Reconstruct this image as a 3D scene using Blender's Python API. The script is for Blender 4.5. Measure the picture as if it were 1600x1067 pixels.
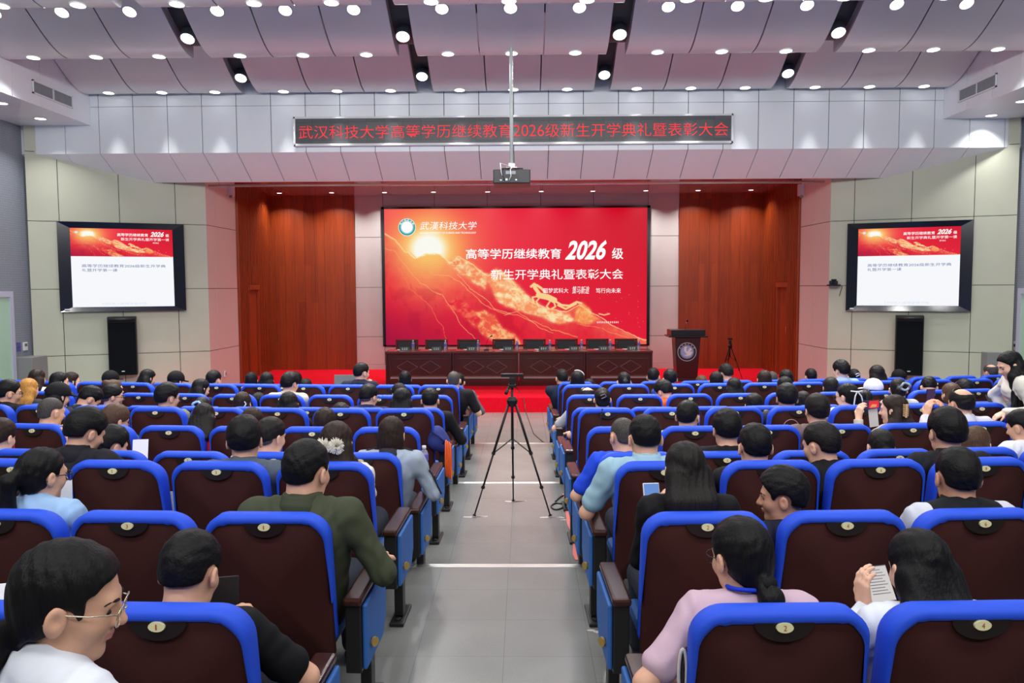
import bpy, math, random
import numpy as np
from mathutils import Vector, Matrix

random.seed(7)
for _o in list(bpy.data.objects):
    bpy.data.objects.remove(_o, do_unlink=True)
SC = bpy.context.scene
COL = SC.collection
PI = math.pi

# ------------------------------------------------------------------ camera
F, CX, CY = 1240.0, 800.0, 533.5
PITCH, YAW, ROLL = 0.0682, 0.0143, -0.0046
CAM = Vector((0.156, 0.0, 1.888))
_sy, _cy, _sp, _cp = math.sin(YAW), math.cos(YAW), math.sin(PITCH), math.cos(PITCH)
_r0 = Vector((_cy, _sy, 0)); FWD = Vector((-_sy * _cp, _cy * _cp, -_sp)); _u0 = Vector((-_sy * _sp, _cy * _sp, _cp))
RGT = _r0 * math.cos(ROLL) + _u0 * math.sin(ROLL)
UPV = _u0 * math.cos(ROLL) - _r0 * math.sin(ROLL)
cd = bpy.data.cameras.new('camera'); cam = bpy.data.objects.new('camera', cd); COL.objects.link(cam)
cd.sensor_width = 36.0; cd.lens = 36.0 * F / 1600.0; cd.clip_start = 0.05; cd.clip_end = 200
M = Matrix.Identity(4)
for i in range(3):
    M[i][0] = RGT[i]; M[i][1] = UPV[i]; M[i][2] = -FWD[i]; M[i][3] = CAM[i]
cam.matrix_world = M
SC.camera = cam

# ------------------------------------------------------------------ world, exposure
w = bpy.data.worlds.new('world'); SC.world = w; w.use_nodes = True
w.node_tree.nodes['Background'].inputs[0].default_value = (0.86, 0.9, 1.0, 1)
w.node_tree.nodes['Background'].inputs[1].default_value = 0.4
SC.view_settings.view_transform = 'Standard'; SC.view_settings.look = 'None'
SC.view_settings.exposure = 0.0; SC.view_settings.gamma = 1.0
try: SC.view_settings.use_curve_mapping = False
except Exception: pass
SC.cycles.use_denoising = True
SC.cycles.max_bounces = 8; SC.cycles.diffuse_bounces = 4; SC.cycles.glossy_bounces = 3; SC.cycles.transmission_bounces = 4
SC.cycles.sample_clamp_indirect = 6.0
LAMP = 5.0        # emission of a ceiling downlight lens
SPOT = 5.0
BEAM = 13.0        # watts of a downlight's beam
DISP = 1.0         # emission of display pixels

def at(px, py, X=None, Y=None, Z=None):
    """world point seen at photo pixel (px,py) on the plane X=, Y= or Z=."""
    a, b = (px - CX) / F, (py - CY) / F
    d = FWD + RGT * a - UPV * b
    if Y is not None: t = (Y - CAM.y) / d.y
    elif Z is not None: t = (Z - CAM.z) / d.z
    else: t = (X - CAM.x) / d.x
    return CAM + d * t
def proj(p):
    v = Vector(p) - CAM
    d = v.dot(FWD)
    return CX + F * v.dot(RGT) / d, CY - F * v.dot(UPV) / d, d

# ------------------------------------------------------------------ materials
def lin(c):
    out = []
    for v in c:
        v = v / 255.0
        out.append(v / 12.92 if v <= 0.04045 else ((v + 0.055) / 1.055) ** 2.4)
    return tuple(out)
def mat(name, col, rough=0.5, metal=0.0, spec=0.5, noise=0.0, nscale=20.0, bump=0.0, bscale=80.0, stretch=None, coat=0.0, sheen=0.0):
    m = bpy.data.materials.new(name); m.use_nodes = True
    nt = m.node_tree; b = nt.nodes['Principled BSDF']
    b.inputs['Base Color'].default_value = (*col, 1); b.inputs['Roughness'].default_value = rough
    b.inputs['Metallic'].default_value = metal; b.inputs['Specular IOR Level'].default_value = spec
    if coat: b.inputs['Coat Weight'].default_value = coat; b.inputs['Coat Roughness'].default_value = 0.15
    if sheen: b.inputs['Sheen Weight'].default_value = sheen
    if noise or bump:
        tc = nt.nodes.new('ShaderNodeTexCoord'); mp = nt.nodes.new('ShaderNodeMapping')
        nt.links.new(tc.outputs['Object'], mp.inputs[0])
        if stretch: mp.inputs['Scale'].default_value = stretch
        if noise:
            n = nt.nodes.new('ShaderNodeTexNoise'); n.inputs['Scale'].default_value = nscale; n.inputs['Detail'].default_value = 4
            nt.links.new(mp.outputs[0], n.inputs['Vector'])
            r = nt.nodes.new('ShaderNodeMapRange'); r.inputs[1].default_value = 0.3; r.inputs[2].default_value = 0.7
            r.inputs[3].default_value = 1 - noise; r.inputs[4].default_value = 1 + noise
            nt.links.new(n.outputs['Fac'], r.inputs[0])
            x = nt.nodes.new('ShaderNodeVectorMath'); x.operation = 'SCALE'; x.inputs[0].default_value = col
            nt.links.new(r.outputs[0], x.inputs['Scale']); nt.links.new(x.outputs[0], b.inputs['Base Color'])
        if bump:
            n2 = nt.nodes.new('ShaderNodeTexNoise'); n2.inputs['Scale'].default_value = bscale; n2.inputs['Detail'].default_value = 3
            nt.links.new(mp.outputs[0], n2.inputs['Vector'])
            bp = nt.nodes.new('ShaderNodeBump'); bp.inputs['Strength'].default_value = bump; bp.inputs['Distance'].default_value = 0.01
            nt.links.new(n2.outputs['Fac'], bp.inputs['Height']); nt.links.new(bp.outputs[0], b.inputs['Normal'])
    return m
def emit(name, col, s):
    m = bpy.data.materials.new(name); m.use_nodes = True
    b = m.node_tree.nodes['Principled BSDF']
    b.inputs['Base Color'].default_value = (0, 0, 0, 1); b.inputs['Specular IOR Level'].default_value = 0.2
    b.inputs['Emission Color'].default_value = (*col, 1); b.inputs['Emission Strength'].default_value = s
    b.inputs['Roughness'].default_value = 0.4
    return m

# ------------------------------------------------------------------ mesh builder
class MB:
    def __init__(s): s.v = []; s.f = []; s.m = []; s.mi = 0
    def add(s, vs, fs):
        o = len(s.v); s.v += [tuple(v) for v in vs]
        for f in fs: s.f.append(tuple(i + o for i in f)); s.m.append(s.mi)
        return s
    def box(s, x0, x1, y0, y1, z0, z1, T=None):
        vs = [Vector((x, y, z)) for x in (x0, x1) for y in (y0, y1) for z in (z0, z1)]
        if T is not None: vs = [T @ v for v in vs]
        return s.add(vs, [(0, 1, 3, 2), (4, 6, 7, 5), (0, 4, 5, 1), (2, 3, 7, 6), (0, 2, 6, 4), (1, 5, 7, 3)])
    def quad(s, a, b, c, d): return s.add([a, b, c, d], [(0, 1, 2, 3)])
    def prism(s, poly, d, cap=True):
        """poly: list of 3D points, extruded along vector d"""
        n = len(poly); d = Vector(d); vs = [Vector(p) for p in poly] + [Vector(p) + d for p in poly]
        fs = [(i, (i + 1) % n, (i + 1) % n + n, i + n) for i in range(n)]
        if cap: fs += [tuple(range(n - 1, -1, -1)), tuple(range(n, 2 * n))]
        return s.add(vs, fs)
    def tube(s, pts, r, n=8, cap=True):
        pts = [Vector(p) for p in pts]; rr = r if isinstance(r, (list, tuple)) else [r] * len(pts)
        vs = []; up = None
        for i, p in enumerate(pts):
            t = (pts[min(i + 1, len(pts) - 1)] - pts[max(i - 1, 0)]).normalized()
            if up is None or abs(t.dot(up)) > 0.98: up = Vector((0, 0, 1)) if abs(t.z) < 0.9 else Vector((1, 0, 0))
            a = t.cross(up).normalized(); b = a.cross(t).normalized(); up = b
            for k in range(n):
                q = 2 * PI * k / n
                vs.append(p + (a * math.cos(q) + b * math.sin(q)) * rr[i])
        fs = []
        for i in range(len(pts) - 1):
            for k in range(n):
                fs.append((i * n + k, i * n + (k + 1) % n, (i + 1) * n + (k + 1) % n, (i + 1) * n + k))
        if cap:
            fs.append(tuple(range(n - 1, -1, -1))); fs.append(tuple(range((len(pts) - 1) * n, len(pts) * n)))
        return s.add(vs, fs)
    def lathe(s, prof, n=16, T=None):
        """prof: (r,z) pairs round the z axis"""
        vs = []
        for r, z in prof:
            for k in range(n):
                q = 2 * PI * k / n; v = Vector((r * math.cos(q), r * math.sin(q), z))
                vs.append(T @ v if T is not None else v)
        m = len(prof); fs = []
        for i in range(m - 1):
            for k in range(n):
                fs.append((i * n + k, i * n + (k + 1) % n, (i + 1) * n + (k + 1) % n, (i + 1) * n + k))
        fs.append(tuple(range(n - 1, -1, -1))); fs.append(tuple(range((m - 1) * n, m * n)))
        return s.add(vs, fs)
    def ring(s, c, r0, r1, ax1, ax2, n=32):
        vs = []
        for k in range(n):
            q = 2 * PI * k / n; d = Vector(ax1) * math.cos(q) + Vector(ax2) * math.sin(q)
            vs += [Vector(c) + d * r0, Vector(c) + d * r1]
        return s.add(vs, [(2 * k, 2 * k + 1, (2 * k + 3) % (2 * n), (2 * k + 2) % (2 * n)) for k in range(n)])
    def disc(s, c, r, ax1, ax2, n=24, r2=None):
        r2 = r2 or r
        return s.add([Vector(c) + Vector(ax1) * (r * math.cos(2 * PI * k / n)) + Vector(ax2) * (r2 * math.sin(2 * PI * k / n)) for k in range(n)], [tuple(range(n))])
    def build(s, name, mats, parent=None, bevel=0, smooth=False, loc=None):
        me = bpy.data.meshes.new(name); me.from_pydata(s.v, [], s.f); me.validate()
        mats = mats if isinstance(mats, (list, tuple)) else [mats]
        for m in mats: me.materials.append(m)
        if len(mats) > 1 and len(me.polygons) == len(s.m): me.polygons.foreach_set('material_index', s.m)
        if smooth: me.polygons.foreach_set('use_smooth', [True] * len(me.polygons))
        me.update()
        o = bpy.data.objects.new(name, me); COL.objects.link(o)
        if parent is not None: o.parent = parent
        if loc is not None: o.location = loc
        if bevel:
            b = o.modifiers.new('bevel', 'BEVEL'); b.width = bevel; b.segments = 2; b.limit_method = 'ANGLE'; b.angle_limit = 0.6
        return o
def tag(o, label=None, cat=None, group=None, kind=None):
    if label: o['label'] = label
    if cat: o['category'] = cat
    if group: o['group'] = group
    if kind: o['kind'] = kind
    return o
def struct(o): o['kind'] = 'structure'; return o
def empty(name, loc=(0, 0, 0), rz=0.0):
    o = bpy.data.objects.new(name, None); COL.objects.link(o); o.location = loc; o.rotation_euler = (0, 0, rz)
    o.empty_display_size = 0.1
    return o
def copy_tree(o, parent=None):
    c = o.copy(); COL.objects.link(c)
    if parent is not None: c.parent = parent
    for ch in list(o.children): copy_tree(ch, c)
    return c
def ordn(n):
    return ['zeroth', 'first', 'second', 'third', 'fourth', 'fifth', 'sixth', 'seventh', 'eighth', 'ninth', 'tenth', 'eleventh',
            'twelfth', 'thirteenth', 'fourteenth', 'fifteenth', 'sixteenth', 'seventeenth', 'eighteenth'][n]

_tc = {}
def text_mesh(body, bold=0.0, shear=0.0):
    key = (body, bold, shear)
    if key in _tc: return _tc[key]
    c = bpy.data.curves.new('lettering', 'FONT'); c.body = body; c.offset = bold; c.shear = shear; c.resolution_u = 3
    o = bpy.data.objects.new('lettering', c); COL.objects.link(o)
    dg = bpy.context.evaluated_depsgraph_get()
    me = bpy.data.meshes.new_from_object(o.evaluated_get(dg))
    bpy.data.objects.remove(o, do_unlink=True)
    v = np.array([x.co[:] for x in me.vertices]); f = [tuple(p.vertices) for p in me.polygons]
    _tc[key] = (v, f); bpy.data.meshes.remove(me)
    return _tc[key]
def text(name, body, x0, x1, z0, z1, m, parent, y=0.0, bold=0.0, shear=0.0):
    """lettering filling the box x0..x1, z0..z1 of the parent's front (facing -y)"""
    v, f = text_mesh(body, bold, shear)
    lo, hi = v.min(0), v.max(0)
    vs = [((p[0] - lo[0]) / (hi[0] - lo[0]) * (x1 - x0) + x0, y, (p[1] - lo[1]) / (hi[1] - lo[1]) * (z1 - z0) + z0) for p in v]
    mb = MB(); mb.add(vs, f)
    return mb.build(name, m, parent)

# ------------------------------------------------------------------ added fill: unseen strips for lamps out of view, tilted to light the fascia
for k, (yy, pw) in enumerate([(7.2, 145), (5.1, 168), (2.9, 186), (0.6, 205), (-2.0, 228)]):
    ld = bpy.data.lights.new('hall_fill', 'AREA'); ld.shape = 'RECTANGLE'; ld.size = 12.0; ld.size_y = 0.5; ld.energy = pw
    ld.color = (1.0, 0.985, 0.955)
    lo = bpy.data.objects.new('hall_fill', ld); COL.objects.link(lo); lo.location = (0, yy, 5.1); lo.rotation_euler = (math.radians(38), 0, 0)

# ------------------------------------------------------------------ palette
W_CREAM = mat('cream_wall_panel', lin((190, 193, 175)), 0.55, noise=0.02, nscale=3)
W_WHITE = mat('white_stage_panel', lin((198, 192, 190)), 0.5, noise=0.02, nscale=3)
W_GAP = mat('panel_gap', (0.02, 0.02, 0.02), 0.8)
W_ALU = mat('fascia_aluminium', lin((232, 237, 244)), 0.30, metal=0.0, spec=0.6, noise=0.015, nscale=2)
W_CEIL = mat('ceiling_panel', lin((222, 221, 224)), 0.22, spec=0.7, noise=0.015, nscale=2)
W_DARK = mat('ceiling_void', (0.035, 0.035, 0.045), 0.5)
W_GLOSS = mat('stage_ceiling_gloss', lin((214, 198, 194)), 0.03, spec=1.0, coat=1.0)
CARPET = mat('red_carpet', lin((226, 14, 38)), 0.95, spec=0.1, noise=0.08, nscale=30, bump=0.25, bscale=300)
STEEL = mat('nosing_steel', (0.75, 0.75, 0.72), 0.3, metal=1.0)
GREY = mat('grey_plinth', lin((138, 138, 140)), 0.6)
BLACK = mat('black_plastic', (0.009, 0.009, 0.010), 0.45, spec=0.3)
WHITE_P = mat('white_plastic', lin((225, 226, 228)), 0.4)
CHROME = mat('chrome', (0.8, 0.8, 0.82), 0.15, metal=1.0)
GOLD = mat('gold_badge', lin((205, 170, 95)), 0.35, metal=0.6)

def node_mat(name, rough, spec=0.5):
    m = bpy.data.materials.new(name); m.use_nodes = True
    nt = m.node_tree; b = nt.nodes['Principled BSDF']; b.inputs['Roughness'].default_value = rough; b.inputs['Specular IOR Level'].default_value = spec
    return m, nt, b
def N(nt, t, **kw):
    n = nt.nodes.new(t)
    for k, v in kw.items(): setattr(n, k, v)
    return n
def floor_mat():
    m, nt, b = node_mat('grey_vinyl_tile', 0.27, 0.5)
    tc = N(nt, 'ShaderNodeTexCoord'); br = N(nt, 'ShaderNodeTexBrick', offset=0.0, squash=1.0)
    mp = N(nt, 'ShaderNodeMapping'); mp.inputs['Location'].default_value = (0.40, 0.1, 0); nt.links.new(tc.outputs['Object'], mp.inputs[0])
    nt.links.new(mp.outputs[0], br.inputs['Vector'])
    br.inputs['Scale'].default_value = 1.0; br.inputs['Brick Width'].default_value = 0.45; br.inputs['Row Height'].default_value = 0.45
    br.inputs['Mortar Size'].default_value = 0.0022; br.inputs['Mortar Smooth'].default_value = 0.3
    br.inputs['Color1'].default_value = (*lin((117, 119, 117)), 1); br.inputs['Color2'].default_value = (*lin((114, 116, 114)), 1)
    br.inputs['Mortar'].default_value = (*lin((99, 101, 99)), 1)
    no = N(nt, 'ShaderNodeTexNoise'); no.inputs['Scale'].default_value = 140; no.inputs['Detail'].default_value = 5
    nt.links.new(tc.outputs['Object'], no.inputs['Vector'])
    no2 = N(nt, 'ShaderNodeTexNoise'); no2.inputs['Scale'].default_value = 2.2; no2.inputs['Detail'].default_value = 5
    nt.links.new(tc.outputs['Object'], no2.inputs['Vector'])
    ad = N(nt, 'ShaderNodeMath', operation='ADD'); nt.links.new(no.outputs['Fac'], ad.inputs[0]); nt.links.new(no2.outputs['Fac'], ad.inputs[1])
    r = N(nt, 'ShaderNodeMapRange'); r.inputs[1].default_value = 0.6; r.inputs[2].default_value = 1.4; r.inputs[3].default_value = 0.84; r.inputs[4].default_value = 1.16
    nt.links.new(ad.outputs[0], r.inputs[0])
    mx = N(nt, 'ShaderNodeVectorMath', operation='SCALE'); nt.links.new(br.outputs['Color'], mx.inputs[0]); nt.links.new(r.outputs[0], mx.inputs['Scale'])
    nt.links.new(mx.outputs[0], b.inputs['Base Color'])
    return m
def wood_mat(name, c1, c2, plank=0.16, rough=0.38):
    """vertical planks: long axis z, across x+y"""
    m, nt, b = node_mat(name, rough, 0.5)
    tc = N(nt, 'ShaderNodeTexCoord'); sp = N(nt, 'ShaderNodeSeparateXYZ'); nt.links.new(tc.outputs['Object'], sp.inputs[0])
    ad = N(nt, 'ShaderNodeMath', operation='ADD'); nt.links.new(sp.outputs[0], ad.inputs[0]); nt.links.new(sp.outputs[1], ad.inputs[1])
    cb = N(nt, 'ShaderNodeCombineXYZ'); nt.links.new(sp.outputs[2], cb.inputs[0]); nt.links.new(ad.outputs[0], cb.inputs[1])
    br = N(nt, 'ShaderNodeTexBrick', offset=0.37); nt.links.new(cb.outputs[0], br.inputs['Vector'])
    br.inputs['Scale'].default_value = 1.0; br.inputs['Brick Width'].default_value = 2.45; br.inputs['Row Height'].default_value = plank
    br.inputs['Mortar Size'].default_value = 0.0025; br.inputs['Bias'].default_value = 0.0
    br.inputs['Color1'].default_value = (*c1, 1); br.inputs['Color2'].default_value = (*c2, 1); br.inputs['Mortar'].default_value = (*[v * 0.45 for v in c1], 1)
    mp = N(nt, 'ShaderNodeMapping'); mp.inputs['Scale'].default_value = (1.2, 30, 1); nt.links.new(cb.outputs[0], mp.inputs[0])
    no = N(nt, 'ShaderNodeTexNoise'); no.inputs['Scale'].default_value = 1.5; no.inputs['Detail'].default_value = 5; nt.links.new(mp.outputs[0], no.inputs['Vector'])
    r = N(nt, 'ShaderNodeMapRange'); r.inputs[1].default_value = 0.3; r.inputs[2].default_value = 0.7; r.inputs[3].default_value = 0.8; r.inputs[4].default_value = 1.2
    nt.links.new(no.outputs['Fac'], r.inputs[0])
    mx = N(nt, 'ShaderNodeVectorMath', operation='SCALE'); nt.links.new(br.outputs['Color'], mx.inputs[0]); nt.links.new(r.outputs[0], mx.inputs['Scale'])
    nt.links.new(mx.outputs[0], b.inputs['Base Color'])
    return m
def perforated_mat():
    m, nt, b = node_mat('perforated_grey_panel', 0.5)
    tc = N(nt, 'ShaderNodeTexCoord'); sp = N(nt, 'ShaderNodeSeparateXYZ'); nt.links.new(tc.outputs['Object'], sp.inputs[0])
    cb = N(nt, 'ShaderNodeCombineXYZ'); nt.links.new(sp.outputs[1], cb.inputs[0]); nt.links.new(sp.outputs[2], cb.inputs[1])
    br = N(nt, 'ShaderNodeTexBrick', offset=0.0); nt.links.new(cb.outputs[0], br.inputs['Vector'])
    br.inputs['Scale'].default_value = 1.0; br.inputs['Brick Width'].default_value = 0.05; br.inputs['Row Height'].default_value = 0.04
    br.inputs['Mortar Size'].default_value = 0.004
    br.inputs['Color1'].default_value = (*lin((142, 150, 162)), 1); br.inputs['Color2'].default_value = (*lin((136, 144, 156)), 1); br.inputs['Mortar'].default_value = (*lin((122, 130, 142)), 1)
    nt.links.new(br.outputs['Color'], b.inputs['Base Color'])
    return m
FLOOR = floor_mat()
WOOD = wood_mat('stage_wood_panel', lin((152, 60, 16)), lin((128, 46, 10)))
WOOD_S = wood_mat('stage_wood_slat', lin((156, 64, 18)), lin((138, 52, 13)), 0.06)
PERF = perforated_mat()

# ------------------------------------------------------------------ floor: four broad steps down to the stage
ROW0, PITCHR, INVR = 2.1674, 0.9321, 0.0142
LEV = [0.0, -0.147, -0.2843, -0.40]
NOSE = [5.30, 8.19, 10.98]
def level(row): return LEV[0] if row < 3 else LEV[1] if row < 6 else LEV[2] if row < 9 else LEV[3]
mb = MB(); ys = [-6.0] + NOSE + [14.6]
for i in range(4):
    # steps follow the gentle curve of the seat rows outside the aisle
    mb.box(-8.75, 8.75, ys[i], ys[i + 1], LEV[i] - 0.3, LEV[i])
struct(mb.build('floor', FLOOR))
for i, y in enumerate(NOSE):
    mb = MB()
    mb.box(-0.62, 0.62, y - 0.055, y - 0.031, LEV[i] - 0.002, LEV[i] + 0.004); mb.box(-0.62, 0.62, y - 0.025, y + 0.004, LEV[i] - 0.03, LEV[i] + 0.004)
    struct(mb.build('trim_%d' % (i + 1), STEEL, bevel=0.002))
STG = -0.121     # stage floor height
YB = 19.46       # stage back wall
mb = MB(); mb.box(-7.6, 7.6, 14.42, YB + 0.3, -0.6, STG)
struct(mb.build('floor_stage', CARPET, bevel=0.012))

# ------------------------------------------------------------------ panelled walls
def wall_run(mb, A, B, cols, zs, gap=0.011, thick=0.02, nrm=None):
    """one flat run of wall panels from A to B (plan points); cols are distances along it"""
    A = Vector((A[0], A[1], 0)); B = Vector((B[0], B[1], 0)); L = (B - A).length; d = (B - A) / L
    n = Vector((d.y, -d.x, 0))
    if n.y > 0 and nrm is None: n = -n
    if nrm is not None: n = Vector(nrm)
    cs = [0] + sorted(c for c in cols if 0.02 < c < L - 0.02) + [L]
    for i in range(len(cs) - 1):
        for j in range(len(zs) - 1):
            a = A + d * (cs[i] + (gap / 2 if i else 0)); b = A + d * (cs[i + 1] - (gap / 2 if i < len(cs) - 2 else 0)); z0 = zs[j] + gap / 2; z1 = zs[j + 1] - gap / 2
            p = [a + Vector((0, 0, z0)), b + Vector((0, 0, z0)), b + Vector((0, 0, z1)), a + Vector((0, 0, z1))]
            mb.mi = 0; mb.prism(p, -n * thick)
    mb.mi = 1
    o = -n * (thick * 0.55)
    mb.quad(A + o + Vector((0, 0, zs[0])), B + o + Vector((0, 0, zs[0])), B + o + Vector((0, 0, zs[-1])), A + o + Vector((0, 0, zs[-1])))
def wall_hit(px, py, A, B):
    A = Vector((A[0], A[1])); B = Vector((B[0], B[1])); a, b = (px - CX) / F, (py - CY) / F
    d = FWD + RGT * a - UPV * b
    e = B - A; q = A - Vector((CAM.x, CAM.y))
    den = d.x * e.y - d.y * e.x
    t = (q.x * e.y - q.y * e.x) / den; u = (q.x * d.y - q.y * d.x) / den
    return u * e.length, CAM.z + d.z * t
ZS = [-0.55, 0.68, 1.89, 3.11, 4.335, 5.6]
P1L, P2L, P3L, P4L = (-8.66, 14.12), (-5.93, 15.29), (-5.88, 16.72), (-6.06, YB)
P1R, P2R, P3R, P4R = (8.80, 14.12), (6.00, 15.29), (5.94, 16.72), (6.03, YB)
W_PIER = mat('pale_pillar_panel', lin((216, 210, 204)), 0.5)
mb = MB(); wall_run(mb, P1L, P2L, [wall_hit(x, 449, P1L, P2L)[0] for x in (97, 191, 278)], ZS)
struct(mb.build('wall_left', [W_CREAM, W_GAP]))
mb = MB(); wall_run(mb, P2L, P3L, [wall_hit(339, 449, P2L, P3L)[0]], ZS, nrm=(1, 0, 0))
struct(mb.build('pillar_left', [W_PIER, W_GAP]))
mb = MB(); wall_run(mb, P1R, P2R, [wall_hit(x, 447, P1R, P2R)[0] for x in (1518, 1421, 1332)], ZS)
struct(mb.build('wall_right', [W_CREAM, W_GAP]))
mb = MB(); wall_run(mb, P2R, P3R, [wall_hit(1270, 447, P2R, P3R)[0]], ZS, nrm=(-1, 0, 0))
struct(mb.build('pillar_right', [W_PIER, W_GAP]))
# stage back wall: wood - white - wood
xa, xb = at(556, 450, Y=YB).x, at(1060, 450, Y=YB).x
mb = MB(); zt = [STG + 0.12, 0.69, 1.90, 3.12, 4.3]
wall_run(mb, (xa, YB), (xb, YB), [at(600, 450, Y=YB).x - xa] + [at(x, 450, Y=YB).x - xa for x in (680, 762, 845, 927, 1012)], zt, nrm=(0, -1, 0))
mb.mi = 0; mb.box(xa, xb, YB - 0.012, YB + 0.05, STG, STG + 0.115)
struct(mb.build('wall_back', [W_WHITE, W_GAP]))
for nm, x0, x1 in (('wall_back_left', P4L[0] - 0.1, xa), ('wall_back_right', xb, P4R[0] + 0.1)):
    mb = MB(); x = x0
    while x < x1 - 0.02:
        e = min(x + 0.245, x1); mb.box(x + 0.0015, e - 0.0015, YB - 0.03, YB + 0.02, STG, 4.3); x = e
    mb.box(x0, x1, YB - 0.012, YB + 0.03, STG, 4.3)
    struct(mb.build(nm, WOOD))
# slatted side walls of the stage, each with a flush door
for side, A, B in (('left', P3L, P4L), ('right', P3R, P4R)):
    s = 1 if side == 'left' else -1
    mb = MB(); A = Vector((*A, 0)); B = Vector((*B, 0)); d = (B - A).normalized(); n = Vector((d.y, -d.x, 0)) * s; L = (B - A).length
    mb.prism([A + Vector((0, 0, STG)), B + Vector((0, 0, STG)), B + Vector((0, 0, 4.3)), A + Vector((0, 0, 4.3))], -n * 0.08)
    k = 0; t = 0.03
    d0, d1 = 0.72, 1.42
    while t < L - 0.05:
        z0 = 1.98 if d0 - 0.08 < t < d1 + 0.04 else STG
        p = A + d * t; q = p + d * 0.05
        mb.prism([p + Vector((0, 0, z0)), q + Vector((0, 0, z0)), q + Vector((0, 0, 4.3)), p + Vector((0, 0, 4.3))], n * 0.045)
        t += 0.115; k += 1
    struct(mb.build('wall_stage_' + side, WOOD_S))
    mb = MB()
    p = A + d * d0; q = A + d * d1
    mb.prism([p + Vector((0, 0, STG)), q + Vector((0, 0, STG)), q + Vector((0, 0, 1.86)), p + Vector((0, 0, 1.86))], n * 0.012)
    dr = struct(mb.build('door_%d' % (3 if side == 'left' else 4), WOOD))
    mb = MB(); p2 = A + d * (d0 - 0.07); q2 = A + d * (d1 + 0.07)
    mb.prism([p2 + Vector((0, 0, 1.86)), q2 + Vector((0, 0, 1.86)), q2 + Vector((0, 0, 1.97)), p2 + Vector((0, 0, 1.97))], n * 0.08)
    for u in (p2, q):
        mb.prism([u + Vector((0, 0, STG)), u + d * 0.07 + Vector((0, 0, STG)), u + d * 0.07 + Vector((0, 0, 1.86)), u + Vector((0, 0, 1.86))], n * 0.06)
    mb.build('door_frame', WOOD_S, dr)
    mb = MB(); c = A + d * (d0 + 0.08) + n * 0.03; mb.tube([c + Vector((0, 0, 0.85)), c + Vector((0, 0, 1.0))], 0.012); mb.build('door_handle', CHROME, dr)

# ------------------------------------------------------------------ fascia over the stage, sloped underside, stage ceiling
YF, ZF, YU, ZU = 14.19, 4.29, 14.93, 3.874
def fascia():
    mb = MB(); x = -9.1875; step = 0.6125; g = 0.006
    while x < 9.1:
        for z0, z1 in ((ZF, 5.10), (5.106, 6.2)):
            mb.mi = 0; mb.box(x + g, x + step - g, YF, YF + 0.03, z0, z1)
        mb.prism([(x + g, YF + 0.002, ZF), (x + step - g, YF + 0.002, ZF), (x + step - g, YU, ZU), (x + g, YU, ZU)], (0, 0.02, 0.035))
        x += step
    mb.mi = 1
    mb.quad((-9.2, YF + 0.02, ZF + 0.02), (9.2, YF + 0.02, ZF + 0.02), (9.2, YF + 0.02, 6.2), (-9.2, YF + 0.02, 6.2))
    mb.quad((-9.2, YF + 0.03, ZF + 0.012), (9.2, YF + 0.03, ZF + 0.012), (9.2, YU + 0.01, ZU + 0.014), (-9.2, YU + 0.01, ZU + 0.014))
    mb.mi = 0; mb.box(-7.0, 7.0, YU, YU + 0.03, ZU, 4.2)
    return mb.build('beam', [W_ALU, W_GAP])
struct(fascia())
mb = MB(); x = -6.6
while x < 6.6:
    mb.mi = 0; mb.box(x + 0.003, x + 1.2 - 0.003, YU, YB + 0.05, 4.133, 4.16); x += 1.2
mb.mi = 1; mb.box(-7.0, 7.0, YU, YB + 0.3, 4.165, 4.2)
struct(mb.build('ceiling_stage', [W_GLOSS, W_GAP]))

# ------------------------------------------------------------------ hall ceiling: overlapping curved panels
LIPS = [14.09 - 2.12 * k for k in range(9)]
ZL = 1.888 + 3.40
def prof(dy):
    """panel underside height at dy metres behind (towards the camera from) its lip"""
    if dy < 0.03: return ZL + 0.03
    if dy < 0.08: return ZL + 0.008
    if dy < 0.12: return ZL
    s = min((dy - 0.12) / 1.55, 1.0)
    return ZL + 0.30 * (1 - math.cos(PI * s))
DYS = [0.0, 0.03, 0.08] + [0.12 + 1.55 * i / 14 for i in range(15)] + [1.9, 2.2]
def ceiling():
    mb = MB(); gap = 0.020
    for L in LIPS:
        for c in (-6.1, -3.05, 0, 3.05, 6.1):
            for q in (-1, 0, 1):
                x0 = c + q * 0.928 - 0.464 + gap / 2; x1 = c + q * 0.928 + 0.464 - gap / 2
                pts = [(L - dy, prof(dy)) for dy in DYS]; n = len(pts)
                mb.mi = 0
                mb.add([(x0, y, z) for y, z in pts] + [(x1, y, z) for y, z in pts], [(i, i + 1, n + i + 1, n + i) for i in range(n - 1)])
                mb.mi = 1
                for x, sd in ((x0, -1), (x1, 1)):
                    t = 0.22 if (q == sd) else 0.07
                    mb.add([(x, y, z) for y, z in pts] + [(x, y, z + t) for y, z in pts], [(i, i + 1, n + i + 1, n + i) for i in range(n - 1)])
                mb.quad((x0, L, pts[0][1]), (x1, L, pts[0][1]), (x1, L, pts[0][1] + 0.1), (x0, L, pts[0][1] + 0.1))
                # soft return at the recess corner
        mb.mi = 2
    mb.mi = 2
    mb.quad((-7.6, -6, ZL + 0.95), (7.6, -6, ZL + 0.95), (7.6, 14.3, ZL + 0.95), (-7.6, 14.3, ZL + 0.95))
    for xr in (-4.575, -1.525, 1.525, 4.575):     # floor of each dark recess
        for L in LIPS:
            pts = [(L - dy, prof(dy) + 0.17) for dy in DYS[1:]]; n = len(pts)
            mb.add([(xr - 0.14, y, z) for y, z in pts] + [(xr + 0.14, y, z) for y, z in pts], [(i, i + 1, n + i + 1, n + i) for i in range(n - 1)])
    o = mb.build('ceiling', [W_CEIL, mat('ceiling_panel_edge', lin((176, 174, 182)), 0.3), W_DARK])
    sm = [p.material_index == 0 for p in o.data.polygons]; o.data.polygons.foreach_set('use_smooth', sm)
    return o
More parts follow.
